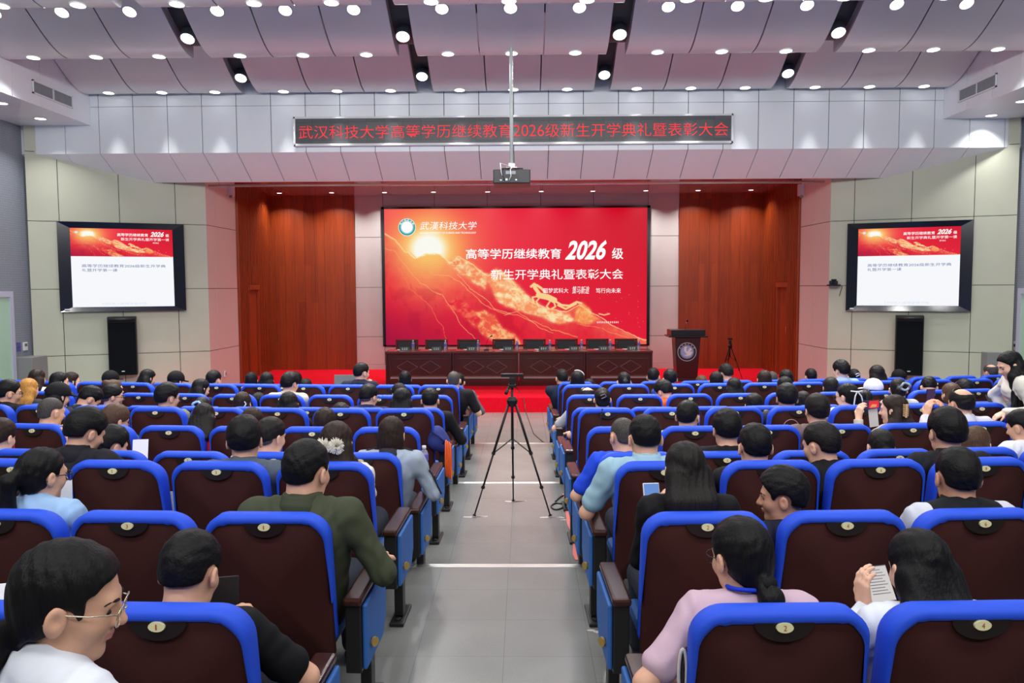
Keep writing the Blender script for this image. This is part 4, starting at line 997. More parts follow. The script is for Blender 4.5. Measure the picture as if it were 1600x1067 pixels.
XH, SP = 0.8857, 0.56
def seat_pos(row, side, i):
    """floor point under a chair's number plate, and the heading of its row there"""
    X = side * (XH + SP * (i - 1)); yo = ROW0 + PITCHR * row + X * X * INVR
    if row == 9 and side > 0: yo += 0.30
    return Vector((X, yo, level(row))), X * INVR * 2
protos = {}; placed = set()
def place_chair(row, side, i, label=None):
    num = 2 * i - 1 if side < 0 else 2 * i; placed.add((row, side, i))
    key = (num, i == 1)
    p, rz = seat_pos(row, side, i)
    if key not in protos: o = protos[key] = chair_proto(num, side, i == 1)
    else: o = copy_tree(protos[key])
    o.location = p; o.rotation_euler = (0, 0, rz)
    lab = label or 'blue-capped brown auditorium chair, %s %s the aisle, %s row from the camera' % (ordn(i), 'left of' if side < 0 else 'right of', ordn(row + 1))
    tag(o, lab, 'chair', 'auditorium chairs in the left block' if side < 0 else 'auditorium chairs in the right block')
    return o
place_chair(-1, -1, 1, 'auditorium chair under the woman with gold glasses in the nearest left row')
for row in range(10):
    for side in (-1, 1):
        for i in range(1, 16):
            p, rz = seat_pos(row, side, i)
            if abs(p.x) > 8.2: break
            q = proj(p + Vector((-side * 0.25, 0, 0.95)))
            if (q[0] > 1602 if side > 0 else q[0] < -2): break
            place_chair(row, side, i)

# ------------------------------------------------------------------ figures: smooth blended volumes meshed to one skin
def smin(a, b, k):
    h = np.maximum(k - np.abs(a - b), 0) / k
    return np.minimum(a, b) - h * h * k * 0.25
def smax(a, b, k): return -smin(-a, -b, k)
def ell(x, y, z, c, r):
    X, Y, Z = (x - c[0]) / r[0], (y - c[1]) / r[1], (z - c[2]) / r[2]
    k0 = np.sqrt(X * X + Y * Y + Z * Z); k1 = np.sqrt((X / r[0]) ** 2 + (Y / r[1]) ** 2 + (Z / r[2]) ** 2)
    return k0 * (k0 - 1) / (k1 + 1e-6)
def cone(x, y, z, a, b, ra, rb):
    ax, ay, az = b[0] - a[0], b[1] - a[1], b[2] - a[2]; L = ax * ax + ay * ay + az * az + 1e-9
    t = np.clip(((x - a[0]) * ax + (y - a[1]) * ay + (z - a[2]) * az) / L, 0, 1)
    return np.sqrt((x - a[0] - t * ax) ** 2 + (y - a[1] - t * ay) ** 2 + (z - a[2] - t * az) ** 2) - (ra + (rb - ra) * t)
class Grid:
    def __init__(s, lo, hi, h):
        s.lo = np.array(lo, float); s.h = h; n = np.ceil((np.array(hi) - s.lo) / h).astype(int) + 1
        s.n = n; s.f = np.full(n, 0.3, np.float32)
        s.ax = [(s.lo[i] + h * np.arange(n[i])).astype(np.float32) for i in range(3)]
    def sub(s, lo, hi):
        sl = []; c = []
        for i in range(3):
            a = int(np.clip(math.floor((lo[i] - s.lo[i]) / s.h), 0, s.n[i])); b = int(np.clip(math.ceil((hi[i] - s.lo[i]) / s.h) + 1, 0, s.n[i]))
            sl.append(slice(a, b)); sh = [1, 1, 1]; sh[i] = -1; c.append(s.ax[i][a:b].reshape(sh))
        return tuple(sl), c
    def put(s, sl, d, k):
        a = s.f[sl]
        if a.size: s.f[sl] = smin(a, d.astype(np.float32), k) if k > 0 else np.minimum(a, d)
    def cone(s, a, b, ra, rb, k=0.02):
        p = max(ra, rb) + k + 2.5 * s.h
        sl, c = s.sub([min(a[i], b[i]) - p for i in range(3)], [max(a[i], b[i]) + p for i in range(3)]); s.put(sl, cone(*c, a, b, ra, rb), k)
    def ell(s, c0, r, k=0.02):
        p = k + 2.5 * s.h
        sl, c = s.sub([c0[i] - r[i] - p for i in range(3)], [c0[i] + r[i] + p for i in range(3)]); s.put(sl, ell(*c, c0, r), k)
    def box(s, c0, rad):
        sl, c = s.sub([c0[i] - rad for i in range(3)], [c0[i] + rad for i in range(3)]); return sl, c
    def cut(s, d, k=0.0): s.f = smax(s.f, d.astype(np.float32), k) if k > 0 else np.maximum(s.f, d.astype(np.float32))
    def mesh(s):
        f = s.f; f[0] = f[-1] = 0.3; f[:, 0] = f[:, -1] = 0.3; f[:, :, 0] = f[:, :, -1] = 0.3
        g = f < 0; n = s.n
        cnt = sum(g[a:n[0] - 1 + a, b:n[1] - 1 + b, c:n[2] - 1 + c].astype(np.int8) for a in (0, 1) for b in (0, 1) for c in (0, 1))
        act = (cnt > 0) & (cnt < 8); ids = np.argwhere(act); idx = np.full(act.shape, -1, np.int32); idx[act] = np.arange(len(ids))
        acc = np.zeros((len(ids), 3)); num = np.zeros(len(ids)); cor = [(a, b, c) for a in (0, 1) for b in (0, 1) for c in (0, 1)]
        val = {o: f[ids[:, 0] + o[0], ids[:, 1] + o[1], ids[:, 2] + o[2]] for o in cor}
        for o in cor:
            for k in range(3):
                if o[k]: continue
                q = list(o); q[k] = 1; q = tuple(q); v0, v1 = val[o], val[q]; m = (v0 < 0) != (v1 < 0)
                t = np.where(m, v0 / np.where(m, v0 - v1, 1), 0)
                p = np.tile(np.array(o, float), (len(ids), 1)); p[:, k] = t; acc[m] += p[m]; num[m] += 1
        vs = s.lo + s.h * (ids + acc / num[:, None]); qs = []
        for k in range(3):
            u, w_ = (k + 1) % 3, (k + 2) % 3
            a0 = [slice(None)] * 3; a1 = [slice(None)] * 3; a0[k] = slice(0, n[k] - 1); a1[k] = slice(1, n[k])
            d = g[tuple(a0)] != g[tuple(a1)]; e = np.argwhere(d); e = e[(e[:, u] > 0) & (e[:, w_] > 0) & (e[:, u] < n[u] - 1) & (e[:, w_] < n[w_] - 1)]
            ins = g[e[:, 0], e[:, 1], e[:, 2]]
            def cell(du, dw): q = e.copy(); q[:, u] += du; q[:, w_] += dw; return idx[q[:, 0], q[:, 1], q[:, 2]]
            Q = np.stack([cell(-1, -1), cell(0, -1), cell(0, 0), cell(-1, 0)], 1); Q[~ins] = Q[~ins][:, ::-1]; qs.append(Q)
        return vs, np.concatenate(qs)
def mesh_obj(name, vs, qs, mats, parent=None, midx=None):
    me = bpy.data.meshes.new(name); me.vertices.add(len(vs)); me.vertices.foreach_set('co', np.asarray(vs, np.float32).ravel())
    me.loops.add(qs.size); me.loops.foreach_set('vertex_index', qs.ravel().astype(np.int32)); me.polygons.add(len(qs))
    me.polygons.foreach_set('loop_start', np.arange(0, qs.size, 4, dtype=np.int32)); me.polygons.foreach_set('loop_total', np.full(len(qs), 4, np.int32))
    me.polygons.foreach_set('use_smooth', np.ones(len(qs), bool))
    for m in (mats if isinstance(mats, list) else [mats]): me.materials.append(m)
    if midx is not None: me.polygons.foreach_set('material_index', midx.astype(np.int32))
    me.update(); me.validate()
    o = bpy.data.objects.new(name, me); COL.objects.link(o)
    if parent is not None: o.parent = parent
    return o

def head_field(x, y, z):
    ax = np.abs(x)
    d = ell(x, y, z, (0, -.014, .028), (.077, .097, .090))
    d = smin(d, ell(x, y, z, (0, .018, -.030), (.066, .070, .080)), .03)
    d = smin(d, cone(x, y, z, (-.034, .018, -.076), (.034, .018, -.076), .030, .030), .03)
    d = smin(d, ell(x, y, z, (0, .060, -.098), (.026, .024, .020)), .03)
    d = smin(d, ell(ax, y, z, (.040, .052, -.028), (.027, .026, .027)), .02)
    d = smin(d, cone(x, y, z, (-.034, .074, .020), (.034, .074, .020), .013, .013), .02)
    d = smax(d, -(np.sqrt((ax - .031) ** 2 + (y - .097) ** 2 + z * z * 1.4) - .019), .012)
    d = smin(d, cone(x, y, z, (0, .084, .008), (0, .103, -.026), .008, .0125), .012)
    d = smin(d, np.sqrt((ax - .012) ** 2 + (y - .093) ** 2 + (z + .030) ** 2) - .008, .007)
    d = smin(d, ell(x, y, z, (0, .083, -.0535), (.021, .0125, .006)), .006)
    d = smin(d, ell(x, y, z, (0, .081, -.0635), (.018, .0125, .0065)), .006)
    e = ell(ax * .97 + y * .25, y * .97 - ax * .25, z, (.0815, -.030, -.012), (.0105, .021, .033))
    e = smax(e, -(np.sqrt((ax - .104) ** 2 + (y + .004) ** 2 + ((z + .006) * .8) ** 2) - .014), .006)
    return smin(d, e, .008)
def hair_field(x, y, z, style, v, seed, amp):
    ax = np.abs(x)
    b = ell(x, y, z, (0, -.016, .032), (.083 + v, .104 + v, .094 + v))
    if style in ('short', 'under', 'bald', 'bowl', 'puffy'): b = smin(b, ell(x, y, z, (0, -.008, .055), (.076 + v, .090 + v, .074 + v * 1.6)), .02)
    b = smin(b, ell(x, y, z, (0, -.052, -.030), (.068 + v, .052 + v, .075)), .03)
    b = b + np.clip(.005 - z, 0, .08) * (.15 if style in ('short', 'puffy', 'bald', 'bowl') else 0)
    if amp: b = b + amp * (np.sin(61 * x + 7 * np.sin(23 * z + seed) + seed) * np.sin(57 * y + 5 * np.sin(31 * x + seed)) + .5 * np.sin(130 * x + 40 * z + seed) * np.sin(110 * y))
    if style in ('short', 'buzz', 'bald', 'puffy'):
        zl = (-.050 if style != 'buzz' else -.060) + .36 * (y + .10); yl = .045 + .80 * np.maximum(z - .028, 0)
        b = smax(b, (zl - z) * .9, .014); b = smax(b, (y - yl) * .8, .010)
        b = smax(b, .041 - np.sqrt(((ax - .092) * .8) ** 2 + (y + .006) ** 2 + ((z + .014) * .95) ** 2), .006)
    elif style == 'under': b = smax(b, (-.004 + .35 * (y + .03) - z) * .9, .006); b = smax(b, (y - .055 - .8 * np.maximum(z - .03, 0)) * .8, .006)
    elif style == 'bowl': b = smax(b, (-.060 + .50 * (y + .10) - z) * .9, .006); b = smax(b, (y - .06 - .9 * np.maximum(z - .012, 0)) * .8, .006)
    elif style in ('pony', 'bun'):
        b = smax(b, (-.088 + .42 * (y + .10) - z) * .9, .006); b = smax(b, (y - .036 - .85 * np.maximum(z - .03, 0)) * .8, .006)
        b = smax(b, .032 - np.sqrt((ax - .090) ** 2 + (y + .002) ** 2 + (z + .016) ** 2), .006)
    else:   # bob, long
        b = smin(b, ell(x, y, z, (0, -.022, -.055), (.090 + v, .070 + v, .100)), .03)
        b = smax(b, (y - .030 - .85 * np.maximum(z - .025, 0)) * .8, .008); b = smax(b, -(z + .150), .01)
    if style == 'bald': b = smax(b, .076 - np.sqrt(x * x + (y + .045) ** 2 + (z - .125) ** 2), .008)
    return b

SKIN = [mat('skin_%s' % n, lin(c), 0.5, spec=0.35, noise=0.05, nscale=30) for n, c in (('light', (226, 180, 156)), ('warm', (212, 164, 138)), ('tan', (192, 142, 116)))]
for _m in SKIN:
    _b = _m.node_tree.nodes['Principled BSDF']; _b.inputs['Subsurface Weight'].default_value = 0.0
LIPS_M = mat('lips', lin((198, 132, 122)), 0.4)
EYE_W = mat('eye_white', lin((236, 232, 228)), 0.2); EYE_D = mat('eye_dark', (0.01, 0.006, 0.004), 0.1)
def hair_mat(name, c, st): return mat(name, c, 0.5, spec=0.16, noise=0.3, nscale=1.0, bump=0.3, bscale=1.0, stretch=st)
HAIR = {}
for n, c in (('black', (0.006, 0.0055, 0.0065)), ('soft_black', (0.011, 0.009, 0.009)), ('dark_brown', (0.022, 0.013, 0.010)), ('brown', (0.075, 0.042, 0.026)), ('blonde', (0.42, 0.20, 0.045)), ('grey', (0.055, 0.05, 0.048))):
    HAIR[n] = (hair_mat('hair_' + n, c, (110, 70, 110)), hair_mat('long_hair_' + n, c, (150, 150, 14)))
FAB = {}
def fabric(rgb):
    if rgb not in FAB: FAB[rgb] = mat('cloth_%02x%02x%02x' % rgb, lin(rgb), 0.8, spec=0.2, noise=0.06, nscale=9, bump=0.25, bscale=14)
    return FAB[rgb]
METAL_F = mat('glasses_metal', lin((206, 196, 178)), 0.25, metal=0.8); DARK_F = mat('glasses_dark', (0.015, 0.015, 0.02), 0.3)
def V3(*a): return Vector(a)
def ik(S, W, L1, L2, pole):
    d = W - S; L = min(max(d.length, 0.05), (L1 + L2) * .995); u = d.normalized(); W = S + u * L
    a = (L1 * L1 - L2 * L2 + L * L) / (2 * L); h = math.sqrt(max(L1 * L1 - a * a, 1e-6)); p = (pole - u * pole.dot(u)).normalized()
    return S + u * a + p * h, W
def hand(g, W, f, n, th, curl, s=1.0):
    f = Vector(f).normalized(); n = Vector(n); n = (n - f * n.dot(f)).normalized(); l = f.cross(n) * th; r = max(.0088 * s, g.h * .95)
    tips = []
    for off, al, ln in ((.030, .083, .070), (.010, .089, .078), (-.010, .086, .073), (-.028, .077, .058)):
        b = W + f * al * s + l * off * s
        g.cone(W + f * .012 * s + l * off * .5 * s, b, .016 * s, max(.0115 * s, r), .012)
        p = b; a = 0
        for k, q in enumerate((.45, .30, .25)):
            a += curl * (.55, .75, .5)[k]; e = p + (f * math.cos(a) + n * math.sin(a)) * ln * q * s
            g.cone(p, e, r * (1.08, 1.0, .92)[k], r * (1.0, .93, .82)[k], .004); p = e
        tips.append(p)
    b = W + f * .028 * s + l * .026 * s; m = b + (f * .55 + l * .75 + n * .25).normalized() * .042 * s; e = m + (f * .95 + l * .15 + n * (.25 + .3 * curl)).normalized() * .034 * s
    g.cone(W + f * .015 * s, b, .016 * s, .015 * s, .012); g.cone(b, m, .0145 * s, r * 1.15, .008); g.cone(m, e, r * 1.15, r * .95, .004)
    return tips
people = []
def person(px, ytop, row, side, seat, yaw, pitch, hair, hc, top, tc, sex, label, **o):
    """one seated (or standing) figure; px,ytop = photo position of the crown, row/side/seat = the chair"""
    rnd = random.Random(len(people) * 7 + 1); vox = o.get('vox', 0.0055 if row < 2 else 0.007 if row < 4 else 0.009 if row < 6 else 0.012)
    hs = {'m': 1.0, 'f': .96, 'b': .93, 'big': 1.06}[sex]; fem = sex == 'f'
    p0, rz = seat_pos(row, side, seat); fy = o.get('fy', .25); pitch += 4
    pit, yw = math.radians(pitch), math.radians(yaw); rl = math.radians(o.get('roll', 0))
    R = Matrix.Rotation(-yw, 3, 'Z') @ Matrix.Rotation(-pit, 3, 'X') @ Matrix.Rotation(rl, 3, 'Y')
    vol = o.get('v', {'buzz': -.004, 'under': .004, 'puffy': .012, 'bowl': .008, 'bob': .006, 'long': .004}.get(hair, .002))
    Yh = p0.y + fy; c = at(px, ytop, Y=Yh); X = c.x
    Hc = V3(X - p0.x, fy, c.z - p0.z - (.118 + vol) * hs * (1 - .12 * abs(math.sin(pit))))
    N_ = Hc + R @ V3(0, -.032, -.095) * hs * .9 + V3(0, 0, -.026 * hs); N_ = V3(N_.x * .9 + Hc.x * .1, min(N_.y, fy + .02), N_.z)
    S_ = N_ + V3(0, -.010, -.050)
    sitx = max(-.10, min(.10, Hc.x * .5)); P = o.get('P', V3(sitx, .335, .475)); P = V3(*P)
    ty = math.radians(o.get('turn', 0)) - rz; rx = V3(math.cos(ty), -math.sin(ty), 0)
    sw = o.get('sw', {'m': .175, 'f': .150, 'b': .145, 'big': .198}[sex]); tr = {'m': .100, 'f': .088, 'b': .085, 'big': .118}[sex]
    SH = {s: S_ + rx * (s * sw) + V3(0, 0, -.012) for s in (-1, 1)}
    fwd = V3(math.sin(ty), math.cos(ty), 0)
    arms = {}
    for s in (-1, 1):
        a = o.get('arm_r' if s > 0 else 'arm_l', 'lap'); L1, L2 = .275 * hs, .245 * hs
        pole = rx * s * .7 + V3(0, -.35, -.6); hd = None
        if a == 'lap': W = P + rx * (s * .09) + fwd * .30 + V3(0, 0, .13); hd = (fwd * .8 - rx * s * .5, V3(0, 0, -1), .5)
        elif a == 'rest': W = V3(P.x + s * (.285 - (0 if not o.get('wide') else -.03)), .46, .645); pole = rx * s * .5 + V3(0, -.6, -.5); hd = (V3(-s * .1, 1, -.1), V3(0, 0, -1), .5)
        elif a == 'phone': W = S_ + rx * (s * .085) + fwd * .25 + V3(0, 0, -.10); pole = rx * s * .35 + V3(0, -.15, -1); hd = (V3(-s * .25, .3, 1), V3(-s * .8, -.2, 0), 1.0)
        elif a == 'chin': W = Hc + R @ V3(s * .055, .125, -.20); pole = V3(s * .3, .4, -1); hd = (R @ V3(-s * .2, .1, 1), R @ V3(-s, -.3, 0), .9)
        else: W, pole, hd = Vector(a[0]), Vector(a[1]) if a[1] else pole, (Vector(a[2][0]), Vector(a[2][1]), a[2][2])
        E_, W = ik(SH[s], W, L1, L2, pole); arms[s] = (E_, W, hd)
    if 'P' in o and o.get('stand'):
        hip = {s: P + rx * (s * .085) for s in (-1, 1)}; kn = {s: V3(hip[s].x, hip[s].y + .03, P.z * .53) for s in (-1, 1)}; an = {s: V3(hip[s].x, hip[s].y - .02, .08) for s in (-1, 1)}
    else:
        hip = {s: P + rx * (s * .09) + V3(0, .03, -.01) for s in (-1, 1)}; kn = {s: P + rx * (s * .115) + fwd * .40 + V3(0, 0, .0) for s in (-1, 1)}; an = {s: kn[s] + V3(0, .04, -.385) for s in (-1, 1)}
    allp = [Hc, N_, P] + list(SH.values()) + [q for a in arms.values() for q in a[:2]] + list(hip.values()) + list(kn.values()) + list(an.values())
    lo = [min(q[i] for q in allp) - .19 for i in range(3)]; hi = [max(q[i] for q in allp) + .20 for i in range(3)]; lo[2] = max(lo[2], -.01)
    Rn = np.array(R); Hn = np.array(Hc)
    def to_head(c):
        d = [c[i] - Hn[i] for i in range(3)]
        return [(d[0] * Rn[0, k] + d[1] * Rn[1, k] + d[2] * Rn[2, k]) / hs for k in range(3)]
    def torso(g, e, shoulders=True, arm='long', legs=False):
        for s in (-1, 1):
            g.cone(P + rx * (s * .07), S_ + rx * (s * sw * .50) + V3(0, .005, -.085), tr * .98 + e, tr * .92 + e, .06)
        g.cone(P, S_ + V3(0, 0, -.07), tr + .012 + e, tr + e, .06)
        for s in (-1, 1):
            g.cone(N_ + V3(0, -.012, -.030) + rx * (s * .02), SH[s] + V3(0, 0, .006) - (rx * (s * .05) if arm == 'none' else V3(0, 0, 0)), .050 + e, .052 * hs + e, .05)
            if arm != 'none': g.cone(SH[s], SH[s] + (arms[s][0] - SH[s]) * .2, .056 * hs + e, .052 * hs + e, .03)
            E_, W, hd = arms[s]; fat = .9 if fem else (1.15 if sex == 'big' else 1.0)
            if arm == 'long':
                g.cone(SH[s], E_, (.050 * fat + e), (.042 * fat + e), .03); g.cone(E_, E_ + (W - E_) * .97, (.041 * fat + e), (.028 + e * 1.1), .02)
            elif arm == 'short': g.cone(SH[s], SH[s] + (E_ - SH[s]) * .72, .052 * fat + e, .050 * fat + e * 1.6, .03)
            elif arm == 'skin':
                g.cone(SH[s], E_, .047 * fat, .039 * fat, .03); g.cone(E_, W, .038 * fat, .025, .02)
    # ---- body: one skin
    g = Grid(lo, hi, vox)
    torso(g, -.012, arm='skin')
    nk = .050 if fem else .056 if sex != 'big' else .064
    g.cone(Hc + R @ V3(0, -.022, -.05) * hs, N_ + V3(0, -.005, -.02), nk * hs, nk + .006, .03)
    for s in (-1, 1):
        g.cone(hip[s], kn[s], .078, .056, .04); g.cone(kn[s], an[s], .052, .034, .03); g.cone(an[s], an[s] + V3(0, .12, -.045), .032, .026, .03)
        E_, W, hd = arms[s]
        if hd: hand(g, W, hd[0], hd[1], -s if len(hd) < 4 else hd[3], hd[2], hs)
    sl, c = g.box(Hc, .17 * hs); hp = to_head(c); g.put(sl, head_field(*hp) * hs, .022)
    vs, qs = g.mesh()
    mats = [SKIN[o.get('skin', 1 if not fem else 0)]]; mi = None
    face = abs(yaw) > 40
    if face:
        ce = vs[qs].mean(1); hp = to_head([ce[:, 0], ce[:, 1], ce[:, 2]])
        mi = ((np.abs(hp[0]) < .021) & (np.abs(hp[2] + .0585) < .0085) & (hp[1] > .081)).astype(int); mats.append(LIPS_M)
    b = mesh_obj('person', vs, qs, mats, None, mi); b.location = p0
    tag(b, label, 'person', o.get('group', 'seated audience'))
    people.append(b)
    T = Matrix.Translation(Hc) @ R.to_4x4() @ Matrix.Scale(hs, 4)
    # ---- hair
    hcol = HAIR[hc][1 if hair in ('long', 'bob', 'pony', 'bun') else 0]; hv = min(vox, .008)
    L = o.get('len', {'bob': .17, 'long': .34, 'pony': .30}.get(hair, 0)); styles = [hair] if hair != 'under' else ['under', 'buzz']
    for st in styles:
        R0 = .17 * hs
        hlo = [Hc.x - R0 - .03, Hc.y - R0 - .09, Hc.z - max(.14, L + .05)]; hhi = [Hc.x + R0 + .03, Hc.y + R0, Hc.z + R0]
        g = Grid(hlo, hhi, hv); sl, c = g.box(Hc, R0 * 1.02 + .01); hp = to_head(c)
        vv = vol if st != 'buzz' else -.005
        am = o.get('amp', 0.0 if hv > .0085 else .0017 if st in ('short', 'puffy', 'under', 'bald') else .0014 if st != 'buzz' else 0)
        g.put(sl, hair_field(*hp, st, vv, rnd.uniform(0, 9), am) * hs, 0)
        hp_ = lambda x, y, z: Hc + R @ V3(x, y, z) * hs
        if st == 'long':
            yb = S_.y - tr - .035; dx = o.get('drape', 0.0)
            for k, t in enumerate((-.055, -.02, .02, .055)):
                a = hp_(t, -.055, -.03); m_ = V3(N_.x + t * 1.15, N_.y - .075, N_.z - .01); e_ = V3(S_.x + t * 1.35 + dx, min(yb, m_.y - .01), Hc.z - L + rnd.uniform(0, .03))
                g.cone(a, m_, .048, .044, .03); g.cone(m_, e_, .044, .020, .03)
            if o.get('over'):
                s = o['over']; a = hp_(s * .06, -.02, -.08); m_ = SH[s] + V3(-s * .06, .02, .07); g.cone(a, m_, .036, .032, .02); g.cone(m_, m_ + V3(s * .09, .03, -.17), .032, .02, .02); g.cone(m_ + V3(s * .09, .03, -.17), m_ + V3(s * .13, .0, -.27), .02, .010, .02)
        elif st == 'pony':
            tz = o.get('tz', -.03); a = hp_(0, -.100, tz); m_ = a + (R @ V3(0, -.028 if tz < 0 else -.05, -.045)) * hs; dx = o.get('drape', 0)
            e_ = V3(m_.x + dx, max(min(m_.y, S_.y - tr - .02), S_.y - tr - .05), Hc.z - L)
            g.cone(hp_(0, -.07, tz), a, .045, .024, .02); g.cone(a, m_, .024, .034, .012); q = m_ + (e_ - m_) * .5 + V3(0, .01, 0); g.cone(m_, q, .034, .036, .02); g.cone(q, e_, .036, .012, .02)
        elif st == 'bun': bz = o.get('tz', .03); g.ell(hp_(0, -.105, bz), (.048, .040, .045), .015)
        if am and st in ('long', 'pony', 'bob'):
            sl, c = g.sub(hlo, hhi); g.f += (.0012 * np.sin(210 * c[0] + 60 * c[1] + 5 * np.sin(14 * c[2]))).astype(np.float32)
        vs, qs = g.mesh()
        if len(qs):
            hm = hcol if not (hair == 'under' and st == 'buzz') and hair != 'buzz' else HAIR['grey' if hc != 'brown' else 'brown'][0]
            mesh_obj('hair', vs, qs, hm, b)
    # ---- clothes
    parts = [('top', top, tc, .004 + o.get('loose', .004))]
    if o.get('vest'): parts.append(('vest', o['vest'][0], o['vest'][1], .021))
    for nm, kind, col, e in parts:
        sleeve = 'none' if nm == 'vest' else ('short' if 'tee' in kind or 'polo' in kind else 'long')
        g = Grid(lo, hi, max(vox, .006)); torso(g, e, arm=sleeve)
        sl, c = g.sub(lo, hi)
        nz = N_.z + .012
        if 'tee' in kind or 'knit' in kind or 'dress' in kind: g.cone(N_ + V3(0, -.006, -.03), N_ + V3(0, 0, .004), nk + .022, nk + .012, .012)
        elif 'polo' in kind or 'shirt' in kind or 'suit' in kind or 'jacket' in kind:
            up = (Hc - N_).normalized(); g.cone(N_ + V3(0, -.006, -.03), N_ + up * .022, nk + .022, nk + .013, .012); nz = N_.z + .034
        if 'hood' in kind:
            g.ell(N_ + V3(0, -.065, -.03), (.115, .055, .06), .03); nz = N_.z + .03
        cutz = c[2] - nz - .35 * (N_.y - c[1]) * .5 + 0 * c[0]
        g.cut(cutz * np.ones_like(g.f), .008)
        fold = .0035 if vox < .0095 else 0
        if fold: g.f += (fold * np.sin(28 * c[2] + 9 * np.sin(14 * c[0]) + 6 * c[1]) * np.sin(17 * c[0] + 3 * np.sin(20 * c[2]) + 2)).astype(np.float32) * (np.abs(g.f) < .03)
        vs, qs = g.mesh(); to = mesh_obj(nm, vs, qs, fabric(col), b)
        if 'stripe' in kind:
            for s in (-1, 1):
                for off in (0, .016):
                    mb = MB(); E_, W, _ = arms[s]; q0 = N_ + rx * s * .06 + V3(0, 0, .0); dd = fwd * (-.002 - off)
                    rr = .046 + e + .006; mb.tube([N_ + rx * (s * .07) + V3(0, -off, .030), SH[s] + V3(0, -off, rr + .004), SH[s] + (E_ - SH[s]) * .45 + rx * s * rr * .95 + V3(0, -off, 0.01), E_ + rx * s * rr * .9 + V3(0, -off, 0)], .004, 6); mb.build('sleeve_stripe', fabric((30, 32, 38)), to)
    if o.get('collar'):
        g = Grid([N_.x - .12, N_.y - .13, N_.z - .06], [N_.x + .12, N_.y + .12, N_.z + .08], max(vox * .8, .005)); g.cone(N_ + V3(0, -.012, -.03), N_ + (Hc - N_).normalized() * .028, nk + .034, nk + .018, .01)
        sl, c = g.sub(g.lo, g.lo + g.h * g.n); g.cut((c[2] - N_.z - .034) * np.ones_like(g.f)); vs, qs = g.mesh(); mesh_obj('collar', vs, qs, fabric(o['collar']), b)
    g = Grid(lo, hi, max(vox, .010)); e = .012
    for s in (-1, 1): g.cone(hip[s], kn[s], .080 + e, .058 + e, .04); g.cone(kn[s], an[s] + V3(0, 0, .02), .056 + e, .046 + e, .03)
    g.cone(P + rx * .07, P - rx * .07, tr * .98 + .006, tr * .98 + .006, .04)
    sl, c = g.sub(lo, hi); g.cut((c[2] - P.z - .09) * np.ones_like(g.f)) if not o.get('stand') else g.cut((c[2] - P.z - .06) * np.ones_like(g.f))
    vs, qs = g.mesh(); mesh_obj('trousers', vs, qs, fabric(o.get('legs', (40, 44, 56))), b)
    for s in (-1, 1):
        g = Grid(an[s] - V3(.07, .10, .10), an[s] + V3(.07, .22, .06), .010); g.cone(an[s] + V3(0, -.02, -.035), an[s] + V3(0, .13, -.045), .042, .036, .03); sl, c = g.sub(g.lo, g.lo + g.h * g.n); g.cut((-.0 - c[2] + .001) * np.ones_like(g.f)); vs, qs = g.mesh()
        mesh_obj('shoe', vs, qs, fabric(o.get('shoes', (30, 30, 34))), b)
    # ---- face details and things worn
    if face:
        for s in (-1, 1):
            mb = MB()
            for i in range(9):
                pass
            prof_ = [(.0135 * math.sin(PI * k / 8), .0125 * math.cos(PI * k / 8)) for k in range(9)]
            TT = T @ Matrix.Translation((s * .031, .0705, -.001)) @ Matrix.Diagonal((1.05, 1, .50, 1)) @ Matrix.Rotation(-PI / 2, 4, 'X')
            mb.lathe([(max(r, .0002), z) for r, z in prof_], 14, TT)
            ob = mb.build('eye', [EYE_W, EYE_D], b, smooth=True)
            for p_ in ob.data.polygons:
                if (T.inverted() @ p_.center)[1] > .0768: p_.material_index = 1
            mb = MB(); mb.tube([T @ V3(s * .013, .0905, .0215), T @ V3(s * .024, .0905, .0255), T @ V3(s * .036, .0865, .0265), T @ V3(s * .046, .0775, .0240), T @ V3(s * .054, .0690, .0185)], [.0022 * hs, .0034 * hs, .0034 * hs, .0026 * hs, .0010 * hs], 6); mb.build('eyebrow', HAIR['black'][0], b)
    if o.get('glasses'):
        gm = METAL_F if o['glasses'] == 'gold' else DARK_F; r = .0016 if row < 1 else .0026
        mb = MB()
        for s in (-1, 1):
            ring = []
            for k in range(17): q = 2 * PI * k / 16; ring.append(T @ V3(s * .034 + .026 * math.copysign(abs(math.cos(q)) ** .7, math.cos(q)), .103 - .004 * abs(math.cos(q)), -.004 + .022 * math.copysign(abs(math.sin(q)) ** .7, math.sin(q))))
            mb.tube(ring, r, 6, cap=False); mb.tube([T @ V3(s * .059, .098, .006), T @ V3(s * .084, .05, .006), T @ V3(s * .087, -.010, .004), T @ V3(s * .086, -.03, -.02)], r, 6)
        mb.tube([T @ V3(-.008, .104, .0), T @ V3(0, .108, .003), T @ V3(.008, .104, .0)], r, 6); mb.build('glasses', gm, b, smooth=True)
    if o.get('cap'):
        col = o['cap']; R0 = .18 * hs; g = Grid([Hc.x - R0 - .06, Hc.y - R0 - .06, Hc.z - .12], [Hc.x + R0 + .06, Hc.y + R0 + .06, Hc.z + R0], min(vox, .008)); sl, c = g.sub(g.lo, g.lo + g.h * g.n); hp = to_head(c)
        d = ell(*hp, (0, -.014, .036), (.100, .119, .110)); d = smax(d, (.012 + .12 * hp[1] - hp[2]) * 1.0, .006); d = smin(d, ell(*hp, (0, .125, .030), (.070, .070, .008)), .01)
        g.put(sl, d * hs, 0); vs, qs = g.mesh(); cp = mesh_obj('cap', vs, qs, fabric(col), b)
        if o.get('logo'):
            mb = MB(); mb.disc(T @ V3(-.02, -.118, .07), .017, R @ V3(1, 0, 0), R @ V3(0, .35, .94), 10, r2=.010); mb.disc(T @ V3(.03, -.115, .07), .010, R @ V3(1, 0, 0), R @ V3(0, .35, .94), 10, r2=.012); mb.build('cap_logo', WHITE_P, cp)
